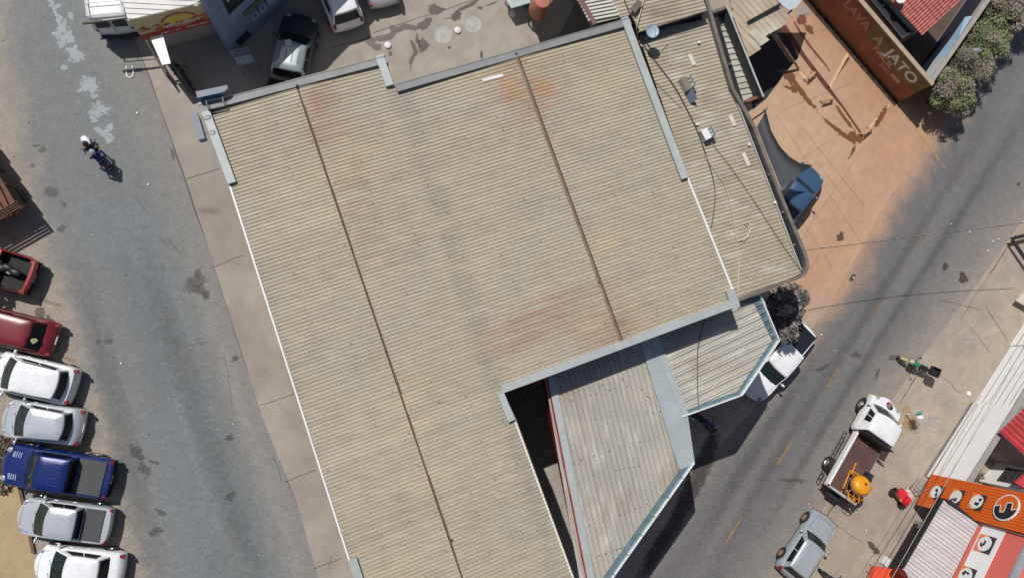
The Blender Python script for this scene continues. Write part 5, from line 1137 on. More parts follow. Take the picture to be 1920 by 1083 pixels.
a_, c_ = hb_[0], hb_[1]; ax = (c_-a_).normalized(); nn_ = Vector((-ax.y, ax.x, 0)); nn_ = nn_ if nn_.x < 0 else -nn_
mb = MB(); l_ = (c_-a_).length; mb.prism([a_+ax*.25+nn_*.02, a_+ax*(l_-.25)+nn_*.02, a_+ax*(l_-.25)-nn_*.1, a_+ax*.25-nn_*.1], 1.0, 2.3); mb.build('window', M_dark, rd2)
mb = MB()
for k in range(3): z_ = 1.2+.4*k; mb.tube(a_+ax*.25+nn_*.05+Vector((0, 0, z_)), a_+ax*(l_-.25)+nn_*.05+Vector((0, 0, z_)), .03)
mb.build('window_bar', M_black, rd2)
mb = MB(); mb.prism(WP([(1905, 905), (1935, 880), (1990, 900), (1960, 940)], 3.1), 2.9, 3.1); mb.build('roof', mat('red sheet', S(190, 62, 68), .6), rd2)
def pot(t):
    mb = MB(); mb.lathe([(.12, 0), (.18, .3), (.15, .3), (.1, .02)], n=14); mb.build('pot', mat('terracotta', S(150, 90, 60), .8), t)
    mb = MB(); leafcloud(mb, [((0, 0, .5), (.3, .3, .25))], 160, .07, [(.16, .12, .08), (.08, .09, .04)], 3); mb.build('leaves', M_leaf, t)
M_leaf = mat('leaves', vcol=True, rough=.55, var=.15, scale=3, fine=0)
def leafcloud(mb, blobs, n, size, cols, seed=1, elong=1.6, hollow=.45):
    rr = random.Random(seed); tot = sum(b[1][0]*b[1][1]*b[1][2] for b in blobs)
    for c, r in blobs:
        k = int(n*r[0]*r[1]*r[2]/tot); sub = [(rr.gauss(0, .55), rr.gauss(0, .55), rr.gauss(0, .55)) for _ in range(26)]
        for _ in range(k):
            s = rr.choice(sub); v = Vector((s[0]+rr.gauss(0, .2), s[1]+rr.gauss(0, .2), s[2]+rr.gauss(0, .2)))
            if v.length > 1.15: v = v.normalized()*rr.uniform(.8, 1.12)
            p = Vector((c[0]+v.x*r[0], c[1]+v.y*r[1], c[2]+v.z*r[2])); d = Vector((rr.gauss(0, 1), rr.gauss(0, 1), rr.gauss(0, .6))).normalized(); u = d.cross(Vector((rr.gauss(0, .6), rr.gauss(0, .6), 1))).normalized()
            sz = size*rr.uniform(.6, 1.3); a = d*sz*elong*.5; b = u*sz*.5; t = hash((round(s[0], 3), seed)) % 100/100; cc = cols[min(len(cols)-1, int(t*len(cols)))]; f = rr.uniform(.7, 1.3)
            mb.add([p-a, p-b*.8, p+a, p+b*.8], [(0, 1, 2, 3)], 0, (min(1, cc[0]*f), min(1, cc[1]*f), min(1, cc[2]*f), 1))
loose('potted_plant', 'small potted plant with dry leaves behind the white street wall', 'plant', (1824, 886), 0, pot)
# car wash wall with painted words -----------------------------
lA = W(1684, 192, 0); lB = W(1540, 25, 0); ld = (lB-lA).normalized(); ln = Vector((-ld.y, ld.x, 0)); ln = ln if ln.x < 0 else -ln
M_lava = mat('earthy orange wall', S(158, 98, 66), .9, var=.25, scale=.9, fine=.1, fscale=16)
lw_ = thing('wall', 'earthy orange car wash wall with faded painted words and pale coping', 'wall', lA, world=True)
mb = MB(); mb.prism([lA, lA+ld*14, lA+ld*14-ln*.2, lA-ln*.2], 0, 2.75); mb.build('wall_face', M_lava, lw_)
mb = MB(); mb.prism([lA-ld*.05+ln*.03, lA+ld*14+ln*.03, lA+ld*14-ln*.24, lA-ld*.05-ln*.24], 2.752, 2.82); mb.build('coping', mat('pale coping', S(168, 150, 128), .9, var=.12), lw_)
mb = MB(); z0_ = Vector((lA.x, lA.y, 0))
flat(lw_, z0_+lw_.location, ld, ln, [[(0, 1.5), (1.2, 1.35), (2.6, 1.6), (4.2, 1.5), (4.6, 2.75), (0, 2.75)]], mat('olive paint', S(130, 112, 62), .85, var=.3, scale=1.2), 'painted_patch', .004)
M_lt = mat('faded white paint', S(240, 230, 226), .8, var=.12, scale=4); M_lt2 = mat('worn pink paint', S(214, 168, 146), .8, var=.2, scale=4)
for t_, s_, z_, sz, mm, wdt in (('JATO', 1.75, 2.02, .95, M_lt, 2.45), ('A', 3.72, 2.02, .85, M_lt2, .62), ('LAVA', 5.6, 2.02, .85, mat('fainter pink paint', S(196, 148, 124), .85, var=.2, scale=4), 2.0), ('FACIL', 2.75, 1.42, .55, M_lt2, 1.6), ('24H', 2.2, .95, .4, mat('fainter pink paint', S(196, 148, 124), .85), .7)):
    ptext(t_, sz, z0_, -ld, ln, -s_, z_, mm, lw_, off=.012, bold=.02, width=wdt)
flat(lw_, z0_+lw_.location, ld, ln, [fq(1.0, 1.7, .95, 1.2)], M_lt2, 'painted_patch', .008)
# side wall up to the top right
w2a, w2b = W(1742, 152, 2.75), W(1858, -14, 2.75); w2 = thing('wall', 'grey plastered yard wall running along the hedge trees', 'wall', (w2a.x, w2a.y, 0), world=True)
d2 = (w2b-w2a).normalized(); n2 = Vector((-d2.y, d2.x, 0)); mb = MB(); mb.prism([w2a+d2*.05, w2b+d2*5, w2b+d2*5-n2*.25, w2a+d2*.05-n2*.25], 0, 2.75); mb.build('wall_face', mat('grey plaster', S(158, 150, 142), .9, var=.12), w2)
ysh = WP([(1560, -60), (1720, 145), (1742, 160), (1900, -60)], .006); mb = MB(); mb.add(ysh, [(0, 1, 2, 3)]); tag(mb.build('yard_shade_floor', mat('shade darkened yard floor', S(84, 72, 64), .9, var=.25, scale=1.5)), kind='structure')  # brown yard floor, darkened to paint in the shade lying there
o_ = MB(); o_.prism([w2a+d2*.1+n2*.012, w2b+d2*4+n2*.012, w2b+d2*4+n2*.03, w2a+d2*.1+n2*.03], .2, 2.3); o_.build('navy_shade_panel', mat('navy shade panel', (.008, .012, .03), .6), w2)  # navy panel darkens the wall's inner face in place of shade
# tarp
tp = MB(); P_ = [(1731, 143, 2.0), (1752, 112, 1.9), (1780, 76, 1.9), (1810, 32, 2.4)]; Q_ = [(1744, 148, 2.77), (1775, 104, 2.78), (1797, 72, 2.78), (1824, 30, 2.78)]
for i in range(4): tp.v.append(tuple(W(*P_[i]))); tp.v.append(tuple(W(*Q_[i])))
for i in range(3): tp.f.append((2*i, 2*i+1, 2*i+3, 2*i+2)); tp.m.append(1 if i else 0)
tp.v += [(x, y, z-.02) for x, y, z in tp.v[:8]]
for i in range(3): tp.f.append((8+2*i+2, 8+2*i+3, 8+2*i+1, 8+2*i)); tp.m.append(1 if i else 0)
tag(tp.build('tarpaulin', [mat('pale grey tarp', S(170, 172, 172), .6, var=.1), mat('light blue tarp', S(150, 178, 200), .5, var=.1)]), 'light blue tarpaulin leaning against the yard wall by the hedge trees', 'tarp')
# tiled house
th = thing('building', 'house with red clay tile roof beside the black canopy', 'building', W(1740, 20, 0), world=True)
hp_ = WP([(1640, -30), (1728, 67), (1806, -4), (1760, -60), (1700, -80)], 3.2)
ta = math.atan2((hp_[2]-hp_[1]).y, (hp_[2]-hp_[1]).x)
def ctile(X, Y, u, v):
    c = np.zeros(X.shape+(3,))+np.array(S(176, 100, 92)); k = np.sin(u*2*math.pi/.36); c = mixc(c, S(96, 48, 44), sst(.8, .98, k)); return mixc(c, S(196, 128, 112), sst(.45, .7, fbm(u*3, v*5))*.5)
ribroof('roof', [(p.x, p.y) for p in hp_], lambda u, v: 3.2, ta, .165, [(0, 0, .35), (.12, .03, 1), (.35, .06, 1.05), (.6, .055, 1.1), (.82, .02, .9), (1, 0, .35)], ctile, M_roof, th, step=.06)
ta2 = Vector((math.cos(ta), math.sin(ta), 0)); mb = MB(); mb.prism([p*.0+Vector((p.x, p.y, 0))+(sum(hp_, Vector())/5-p)*.12 for p in hp_], 0, 3.1); mb.build('wall', M_wall, th)
bc = thing('canopy', 'black canopy with grey rim tucked under the red tile roof', 'canopy', W(1680, 40, 0), world=True)
cp_ = WP([(1606, -34), (1692, 72), (1730, 46), (1672, -34)], 2.7); mb = MB(); mb.prism(cp_, 2.55, 2.6); mb.build('sheet', mat('black sheet', (.018, .02, .02), .7, var=.2), bc)
mb = MB()
for i in range(4): mb.tube(cp_[i], cp_[(i+1) % 4], .05)
mb.tube(W(1655, 12, 2.7), W(1680, -10, 2.7), .04); mb.build('rim', mat('grey rim', (.06, .065, .07), .5), bc)
def dishb(r, tilt, m, col2=None):
    def f(t):
        mt = Matrix.Rotation(tilt, 3, 'X'); mb = MB(); mb.lathe([(r, .1), (r*.8, .055), (r*.5, .02), (.001, 0), (.001, -.012), (r*.5, .008), (r*.8, .04), (r, .09)], (0, 0, 1.0), 28, 0, mt); mb.build('dish', m, t, smooth=60)
        mb = MB(); mb.tube((0, 0, 0), (0, 0, .98), .035, n=10); mb.build('mast', M_steel, t, smooth=40)
        mb = MB(); a = Vector((0, 0, 1.0))+mt@Vector((0, -r, .08)); b = Vector((0, 0, 1.0))+mt@Vector((0, -.05, .42)); mb.tube(a, b, .012); mb.ball(b, .04); mb.build('feed_arm', M_plate, t, smooth=50)
    return f
loose('satellite_dish', 'white satellite dish at the edge of the red tile roof', 'satellite dish', (1664, 12), 2.6, dishb(.33, R(12), M_whitep), .3)
loose('satellite_dish', 'pale blue satellite dish on a bent mast at the top of the annex roof', 'satellite dish', (1209, 77), ZA, dishb(.3, R(-8), mat('pale blue dish', S(160, 180, 192), .5, var=.12, scale=6)), R(160))
# bent mast foot, wide
def vent(kind):
    def f(t):
        Mg = mat('grey sheet metal', S(122, 118, 108) if kind else S(190, 188, 180), .6, .1, var=.1); Mv = Mg
        a = .62 if kind else .5
        mb = MB(); mb.box((0, 0, .38), (a, .3, .05), mt=Matrix.Rotation(R(12), 3, 'X')); mb.build('lid', mat('olive lid', S(118, 112, 100), .7) if kind else M_whitep, t)
        Mo = mat('pale frame', S(178, 186, 180), .6)
        mb = MB(); mb.box((0, -.13, .18), (a, .03, .36)); mb.box((-a/2, 0, .18), (.03, .3, .36)); mb.box((a/2, 0, .18), (.03, .3, .36)); mb.build('casing', Mo, t)
        for k in range(3):
            x = -a/2+a*(k+.5)/3; mb = MB(); mb.lathe([(.085, 0), (.1, 0), (.1, .24), (.085, .24), (.08, .02)], (x, .2, .26), 10, 0, Matrix.Rotation(R(-35), 3, 'X')); mb.build('nozzle', Mo, t, smooth=30)
            mb = MB(); mb.lathe([(.08, .21), (.001, .21)], (x, .2, .26), 10, 0, Matrix.Rotation(R(-35), 3, 'X')); mb.build('opening', M_black, t)
        mb = MB(); mb.box((0, .05, .1), (a*.9, .26, .2)); mb.build('core', M_black, t)
        if kind: mb = MB(); mb.box((.62, .0, .24), (.55, .02, .44), mt=Matrix.Rotation(R(-30), 3, 'X')); mb.build('side_plate', mat('slate blue plate', S(108, 118, 140), .6), t)
    return f
loose('loudspeaker_array', 'olive topped horn cluster with a slate blue plate, upper one on the annex roof', 'loudspeakers', (1281, 162), ZA, vent(1), R(-62), 'horn clusters on the annex roof')
loose('loudspeaker_array', 'white topped horn cluster, lower one on the annex roof', 'loudspeakers', (1318, 256), ZA, vent(0), R(-62), 'horn clusters on the annex roof')
M_pl = mat('cream panel', S(206, 200, 184), .6, var=.05)
for lb, px, l, z_ in (('cream flat strip on the annex roof nearest the satellite dish', (1297, 112), .58, 0), ('cream flat strip on the annex roof by the gutter between two other strips', (1373, 226), .56, 0), ('cream flat strip with a rusty end, lowest on the annex roof', (1399, 299), .66, 0)):
    t = thing('roof_strip', lb, 'strip', W(*px, ZA+.05), R(-66), 'cream strips lying on the annex roof'); mb = MB(); mb.box((0, 0, 0), (l, .2, .03)); mb.build('panel', M_pl, t); mb = MB(); mb.ball((.08, 0, .02), .02); mb.build('knob', M_steel, t)
for px, z_, lb in (((1309, 81), ZA, 'small white bracket with dark foot high on the annex roof'), ((1403, 272), ZA, 'small white block above the lowest cream strip'), ((1451, 380), ZA, 'small white block at the gutter low on the annex roof'), ((1306, 234), ZA, 'small white square box above the white topped horn cluster')):
    t = thing('junction_box', lb, 'box', W(*px, z_), RA); mb = MB(); mb.box((0, 0, .08), (.14, .1, .1)); mb.build('box_shell', M_whitep, t); mb = MB(); mb.box((0, -.03, .02), (.08, .06, .04)); mb.build('foot', M_black, t)
def cable(name, pts, r, m, label, cat='cable', z=None, sub=5, n=5):
    P = [W(p[0], p[1], p[2] if len(p) > 2 else z) for p in pts]; out = []
    for i in range(len(P)-1):
        p0, p1, p2, p3 = P[max(0, i-1)], P[i], P[i+1], P[min(len(P)-1, i+2)]
        for k in range(sub):
            t = k/sub; out.append(.5*((2*p1)+(p2-p0)*t+(2*p0-5*p1+4*p2-p3)*t*t+(3*p1-p0-3*p2+p3)*t**3))
    out.append(P[-1]); mb = MB(); mb.path(out, r, 0, n); o = mb.build(name, m, smooth=60); return tag(o, label, cat)
M_cab = mat('dark cable', S(70, 58, 50), .7); M_hose = mat('cream hose', S(196, 182, 160), .6); M_rope = mat('pale rope', S(205, 195, 180), .8)
zc = ZA+.1
cable('cable', [(1160, -30, ZU+.1), (1178, 18, ZU+.08), (1196, 52, ZU+.1), (1212, 92, zc), (1262, 158, zc), (1290, 208, zc), (1308, 246, zc), (1322, 285, zc)], .022, M_cab, 'thick dark cable from the top roof past the satellite dish to the horn clusters')
cable('cable', [(1322, 285, zc), (1336, 330, zc), (1341, 370, zc), (1334, 425, zc)], .018, M_cab, 'dark cable curving down beside the long white gutter on the annex roof')
cable('cable', [(1335, 268, zc), (1375, 320, zc), (1420, 385, zc), (1462, 450, zc), (1500, 505, zc)], .012, M_cab, 'thin dark cable running diagonally to the rounded corner of the annex')
cable('hose', [(1212, -20, ZU+.1), (1202, 20, ZU+.1), (1194, 50, ZU+.15), (1196, 72, zc), (1204, 88, zc)], .028, M_hose, 'cream hose bending over the edge of the top roof by the satellite dish', 'hose')
cable('rope', [(1318, 288, zc), (1340, 318, zc), (1360, 350, zc), (1372, 395, zc), (1380, 440, zc), (1384, 470, zc), (1384, 555, zc)], .014, M_rope, 'pale rope trailing down the middle of the annex roof', 'rope')
cable('rope', [(1346, 165, zc), (1349, 205, zc), (1344, 240, zc), (1338, 265, zc)], .008, M_rope, 'thin pale cord beside the gutter above the white topped horn cluster', 'rope')
cable('rope', [(1413, 340, zc), (1404, 370, zc), (1412, 392, zc), (1400, 402, zc)], .009, M_rope, 'pale cord kinked near the gutter low on the annex roof', 'rope')
cable('rope', [(1384, 452, zc), (1396, 447, zc), (1406, 434, zc), (1404, 418, zc), (1396, 418, zc), (1402, 424, zc), (1404, 440, zc), (1394, 452, zc)], .022, M_rope, 'coiled pale cord above the scraps on the annex roof', 'rope')
cable('rope', [(1390, 470, zc), (1386, 500, zc), (1384, 560, zc)], .01, M_rope, 'short pale cord among the scraps on the annex roof', 'rope')
cable('cable', [(1321, 598, ZB+.15), (1311, 640, ZB+.15), (1308, 665, ZB+.15), (1308, 720, ZB+.15), (1310, 772, ZB+.15)], .02, M_cab, 'dark cable lying down the galvanised corner roof')
cable('hose', [(1240, 95, zc), (1248, 83, zc), (1255, 85, zc), (1257, 120, zc)], .016, M_hose, 'short cream hose loop below the satellite dish', 'hose')
cable('rope', [(1210, 125, zc), (1225, 160, zc), (1245, 190, zc)], .007, M_rope, 'faint cord along the zinc flashing by the satellite dish', 'rope')
cable('cable', [(1222, 146, zc), (1250, 175, zc), (1278, 202, zc)], .01, M_cab, 'thin cable running to the upper horn cluster')
mb = MB(); rs = random.Random(11)
for i in range(150):
    if i < 110: x, y = rs.gauss(1410, 34), rs.gauss(515, 16)
    else: x, y = rs.uniform(1230, 1480), rs.uniform(90, 520)
    if not (x > 1295+(y-333)*.36 and x < 1333+(y-36)*.367-4): continue
    p = W(x, y, ZA+.05); a = rs.uniform(0, 3.14); l = rs.uniform(.03, .22) if i < 110 else .03; d = Vector((math.cos(a), math.sin(a), 0))*l; mb.tube(p, p+d, .008, n=4)
tag(mb.build('scraps', M_rope), 'pale twigs and scraps scattered over the lower annex roof', 'scraps', kind='stuff')
# utility cable over the road and the wires by the shop
M_wt = mat('bright cable', S(150, 148, 142), .6); zz = 5.2
a_, b2 = W(1500, 470, zz), W(1990, 408, zz+.6); mb = MB(); n_ = 90
for k in range(2):
    pts = []
    for i in range(n_*4+1):
        t = i/(n_*4); sag = -.5*math.sin(math.pi*t); ph = t*n_*math.pi*.55+k*math.pi; p = a_.lerp(b2, t)+Vector((.022*math.cos(ph), .022*math.cos(ph), sag+.022*math.sin(ph))); pts.append(p)
    mb.path(pts, .011, k, 4)
tag(mb.build('overhead_cable', [M_cab, M_wt]), 'twisted overhead cable crossing the right road from the annex corner', 'cable')
for j, (A3, B3, r, m, lb) in enumerate((((1925, 640, 6.8), (1650, 1122, 6.8), .016, M_wt, 'bright overhead wire passing in front of the round signs'), ((1840, 740, 6.2), (1628, 1076, 6.2), .01, M_cab, 'dark overhead wire over the pavement, farthest from the shop'), ((1850, 752, 6.4), (1640, 1086, 6.4), .01, M_cab, 'dark overhead wire over the pavement, between two other wires'))):
    cable('overhead_wire', [A3, ((A3[0]+B3[0])/2, (A3[1]+B3[1])/2, A3[2]-.1), B3], r, m, lb, 'wire')
# black steel frame and pale roof corner at the right edge
bf = thing('steel_frame', 'black steel frame corner reaching in from the right edge over the pavement', 'frame', W(1930, 450, .6), world=True)
mb = MB(); mb.prism(WP([(1895, 445), (1990, 420), (1990, 426), (1900, 450)], .6), .5, .6); mb.build('beam', M_black, bf); mb = MB(); mb.prism(WP([(1897, 450), (1902, 449), (1960, 532), (1954, 535)], .6), .5, .598); mb.build('beam', M_black, bf)
mb = MB(); v = W(1955, 528, .5); mb.tube((v.x, v.y, 0), v, .05); mb.build('post', M_black, bf)
pr_ = thing('planter_box', 'pale slab corner at the right edge above the white street wall', 'slab', W(1950, 560, 0), world=True)
pq = WP([(1905, 563), (1930, 536), (2000, 570), (1985, 610)], .5); mb = MB(); mb.prism(pq, .4, .5); mb.build('slab_top', mat('pale beige slab', S(196, 184, 166), .7), pr_); mb = MB(); mb.prism(WP([(1912, 564), (1932, 542), (2000, 572), (1985, 604)], .4), 0, .4); mb.build('box_wall', M_wall, pr_)
# patched roof with car wash shelter ---------------------------
ps = thing('shelter', 'car wash shelter under patched tan roofing sheets', 'shelter', W(1440, 60, 0), world=True)
pp_ = WP([(1364, -60), (1372, 24), (1404, 107), (1427, 92), (1425, 86), (1443, 75), (1437.5, 66.5), (1469.5, 49), (1483, 27), (1478, 20), (1462, 6), (1448, -20), (1440, -60)], 3.5)
def cps(X, Y, u, v):
    px, py = pxof(X, Y, 3.5+0*X); c = np.zeros(X.shape+(3,))+np.array(S(176, 160, 138)); k = np.floor(v/.95); c = mixc(c, S(188, 182, 168), sst(.45, .55, vn(k*3.7, np.floor(u/2.2)*2.1)))
    c = mixc(c, S(150, 132, 114), sst(.5, .7, fbm(X*.8, Y*.8))*.4); return c
ribroof('roof_sheet', [(p.x, p.y) for p in pp_], lambda u, v: 3.5, R(-47), .32, [(0, 0, 1), (.86, 0, 1), (.9, .02, 1.05), (.95, .02, 1.05), (.97, 0, .9), (1, 0, .5)], cps, M_roof, ps)
mb = MB(); mb.prism(WP([(1446, -60), (1450, -12), (1464, 8), (1480, 20), (1493, 14), (1514, -12), (1530, -60)], 3.62), 3.58, 3.62); mb.build('roof_sheet', mat('pale zinc sheet', S(182, 190, 192), .55, var=.08), ps)
mb = MB(); mb.prism(WP([(1404, 62), (1418, 54), (1443, 75), (1427, 86), (1425, 92)][:4], 3.56), 3.53, 3.56); mb.build('roof_sheet', mat('pale patch sheet', S(184, 178, 162), .7), ps)
mb = MB(); mb.tube(W(1402, 42, 3.62), W(1463, 8, 3.68), .07, n=10); mb.build('pipe', M_black, ps, smooth=40)
mb = MB()
for q in ((1380, 30), (1410, 96), (1465, 46), (1484, 20)): v = W(*q, 3.45); mb.tube((v.x, v.y, 0), v, .06)
mb.build('post', M_steel, ps)
mb = MB(); mb.tube(W(1452, 62, 2.6), W(1497, 128, .1), .07); mb.build('beam', mat('worn timber', S(160, 136, 110), .8, var=.2), ps)
mb = MB(); mb.tube(W(1446, 62, 2.4), W(1482, 116, .1), .05); mb.build('beam', mat('worn timber', S(160, 136, 110), .8, var=.2), ps)
strips('drain_channel', [(.34, [(1468, 50), (1512, 112), (1553, 166)]), (.2, [(1553, 166), (1580, 200), (1618, 255)]), (.12, [(1553, 165), (1592, 108)])], .012, mat('dark mud', S(88, 50, 34), .6, var=.2))
strips('kerb_line', [(.16, [(1590, 100), (1556, 163)]), (.14, [(1668, 196), (1626, 244)]), (.16, [(1500, 135), (1518, 158)])], .014, mat('dusty kerb', S(206, 170, 138), .9, var=.1))
def stand(t):
    Mw = mat('mud splashed timber', S(190, 150, 118), .8, var=.15)
    mb = MB(); mb.tube((-.3, 0, .3), (.3, .05, .32), .06); mb.tube((-.25, 0, .3), (-.35, -.2, 0), .04); mb.tube((-.25, 0, .3), (-.35, .2, 0), .04); mb.tube((.25, .03, .3), (.35, -.2, 0), .04); mb.tube((.25, .03, .3), (.35, .25, 0), .04); mb.build('frame', Mw, t)
    mb = MB(); mb.box((0, .1, .36), (.5, .1, .04)); mb.build('top_plank', Mw, t)
loose('trestle', 'muddy timber trestle on the wet car wash floor nearest the shelter', 'trestle', (1548, 192), 0, stand, R(15), 'muddy trestles')
loose('trestle', 'muddy timber trestle by the wet corner near the hedge trees', 'trestle', (1622, 250), 0, stand, R(35), 'muddy trestles')
loose('trestle', 'thin muddy trestle between the shelter and the drain channel', 'trestle', (1517, 147), 0, stand, R(40), 'muddy trestles')
fl_ = MB(); fl_.add(WP([(1368, 0), (1412, 205), (1436, 186), (1470, 140), (1497, 108), (1470, 48), (1440, 0)], .011), [(0, 1, 2, 3, 4, 5, 6)]); tag(fl_.build('shelter_shade_floor', mat('shade dark floor', S(46, 40, 40), .7, var=.3)), kind='structure')  # dark sheet: the shade under the shelter roof painted as floor
# shade sail
M_sail = mat('dark shade cloth', S(80, 82, 86), .8, var=.06, fine=.08, fscale=60)
out = [(1436, 208), (1446, 245), (1462, 274), (1480, 294), (1500, 306), (1524, 310)]; inn = [(1419, 238), (1428, 262), (1438, 288), (1448, 312), (1456, 332), (1464, 352)]
mb = MB(); n_ = 6
for k in (0, 1):
    for i in range(6):
        for j in range(7):
            t = j/6; o_, i_ = out[i], inn[i]; x = i_[0]+(o_[0]-i_[0])*t; y = i_[1]+(o_[1]-i_[1])*t; mb.v.append(tuple(W(x, y, 3.6-.35*math.sin(math.pi*min(1, t))-.06*i-.012*k)))
for k in (0, 1):
    for i in range(5):
        for j in range(6): a = k*42+i*7+j; f = (a, a+7, a+8, a+1); mb.f.append(f if k else f[::-1]); mb.m.append(0)
ss_ = mb.build('shade_sail', M_sail, smooth=60); tag(ss_, 'dark grey shade sail stretched between the annex parapet and the blue car', 'shade sail')
pst = thing('sail_post', 'thin post holding the upper tip of the shade sail', 'post', Vector((*W(1436, 207, 3.6)[:2], 0))); mb = MB(); mb.tube((0, 0, 0), (0, 0, 3.65), .05, n=10); mb.build('shaft', M_steel, pst, smooth=40); mb = MB(); mb.tube((-.15, 0, 3.6), (.12, .1, 3.6), .02); mb.build('hook', M_black, pst)
# blue grey yard structures by the top edge
yb = thing('wall', 'blue grey yard wall with thin pink edge beside the white gutter slab', 'wall', W(1035, 40, 0), world=True)
ya, yb2 = W(1046, -20, 2.3), W(1074, 62, 2.3); d_ = (yb2-ya).normalized(); n_ = Vector((-d_.y, d_.x, 0)); mb = MB(); mb.prism([ya-d_*3, yb2, yb2+n_*.3, ya-d_*3+n_*.3], 0, 2.3); mb.build('wall_face', mat('blue grey plaster', S(120, 138, 158), .8, var=.1), yb)
mb = MB(); mb.prism([ya-d_*3-n_*.02, yb2-n_*.02, yb2+n_*.1, ya-d_*3+n_*.1], 2.302, 2.36); mb.build('coping', mat('pink coping', S(200, 168, 150), .8), yb)
gs = thing('building', 'low building with flat white slab roof and mossy edge between yard wall and top roof', 'building', W(1080, 20, 0), world=True)
p_ = WP([(1044, -60), (1082, 62), (1102, 62), (1062, -60)], 3.4); p_[2:] = WP([(1108, 56), (1064, -60)], 3.4); mb = MB(); mb.prism(p_, 0, 3.4); mb.build('slab_roof', mat('white slab', S(196, 208, 210), .6, var=.1, scale=3), gs)
band([(1042, -60), (1081, 62)], .16, 3.42, .1, mat('mossy edge', S(92, 96, 84), .9, var=.2), gs, name='mossy_edge', side=1)
def tankb(t):
    mb = MB(); mb.lathe([(.001, 0), (.5, 0), (.56, .3), (.5, 1.2), (.4, 1.35), (.001, 1.38)], (0, 0, .7), 22); mb.build('vessel', mat('terracotta plastic', S(168, 104, 84), .55), t, smooth=50)
    mb = MB(); mb.box((.3, -.65, .3), (.3, .25, .6)); mb.build('pump', M_steel, t)
    mb = MB()
    for x, y in ((-.4, -.4), (.4, -.4), (.4, .4), (-.4, .4)): mb.tube((x, y, 0), (x, y, .7), .05)
    mb.build('leg', M_black, t)
loose('water_tank', 'terracotta coloured tank with a small pump at the top edge of the yard', 'tank', (1004, 34), 0, tankb)
def flatbox(t): mb = MB(); mb.prism([(-.7, -.15), (-.3, -.75), (.75, -.35), (.6, .9), (-.7, .9)], .9, 1.0); mb.build('table_top', mat('pale green sheet', S(168, 180, 178), .5), t); mb = MB(); [mb.tube((x, y, 0), (x, y, .9), .04) for x, y in ((-.5, 0), (.6, -.1), (.5, .7), (-.5, .7))]; mb.build('leg', M_steel, t)
loose('work_table', 'pale green topped table cut by the top edge of the photo', 'table', (964, 8), 0, flatbox)
def drumb(t): mb = MB(); mb.lathe([(.001, 0), (.3, 0), (.3, .9), (.27, .92), (.27, .88), (.001, .88)], n=22); mb.build('vessel', mat('teal plastic', S(30, 110, 140), .5), t, smooth=40); mb = MB(); mb.lathe([(.31, .3), (.31, .34)], n=22); mb.build('hoop', M_black, t)
loose('barrel', 'teal barrel beside the pale green table at the top edge', 'barrel', (987, 6), 0, drumb)
def capb(t): mb = MB(); mb.lathe([(.17, 0), (.17, .1), (.14, .12), (.001, .12)], n=20); mb.build('cover', M_whitep, t, smooth=40); mb = MB(); mb.lathe([(.09, .122), (.07, .13), (.001, .13)], n=12); mb.build('knob', M_plate, t)
for px, lb in (((727, 86), 'white pipe cover in the yard beside the damp patch'), ((858, 58), 'white pipe cover between the two round concrete discs'), ((961, 27), 'white pipe cover at the top beside the shaded step')):
    loose('pipe_cover', lb, 'pipe cover', px, 0, capb, 0, 'white pipe covers in the yard')
# trash basket, lid, tiller -------------------------------------
def basket(t):
    mb = MB(); mb.tube((0, 0, 0), (0, 0, 1.15), .035, n=8); mb.build('post', M_whitep, t, smooth=40)
    mb = MB()
    for zz in (1.0, 1.2, 1.4):
        r_0 = .24+.1*(zz-1)/.4
        for i in range(20): a, b = i*math.pi/10, (i+1)*math.pi/10; mb.tube((r_0*math.cos(a), r_0*math.sin(a), zz), (r_0*math.cos(b), r_0*math.sin(b), zz), .01, n=4)
    for i in range(16): a = i*math.pi/8; mb.tube((.2*math.cos(a), .2*math.sin(a), .9), (.34*math.cos(a), .34*math.sin(a), 1.4), .007, n=4)
    mb.build('wire_basket', M_plate, t)
    mb = MB(); mb.ball((.06, -.12, 1.15), .19, 0, 10, (1.1, .8, .9)); mb.build('white_bag', M_whitep, t, smooth=50); mb = MB(); mb.ball((-.04, .12, 1.15), .16, 0, 10, (1.2, .7, .9)); mb.build('green_bag', mat('teal bag', S(40, 140, 120), .5), t, smooth=50)
loose('litter_basket', 'wire litter basket on a white post holding white and green bags', 'litter basket', (1697, 776), 0, basket)
decal('sandy_patch', [oval(1706, 788, 12, 16), oval(1700, 770, 8, 8)], .013, mat('sandy patch', S(176, 148, 108, K), .9, trans=(3, 1, .15, .8)))
def lid_(t): mb = MB(); mb.lathe([(.13, 0), (.12, .05), (.001, .06)], n=20); mb.build('bowl', M_whitep, t, smooth=50); mb = MB(); mb.lathe([(.03, .06), (.03, .08), (.001, .08)], n=10); mb.build('knob', M_plate, t)
loose('white_bowl', 'small round white bowl lying on the pavement by the street wall', 'bowl', (1816, 737), 0, lid_)
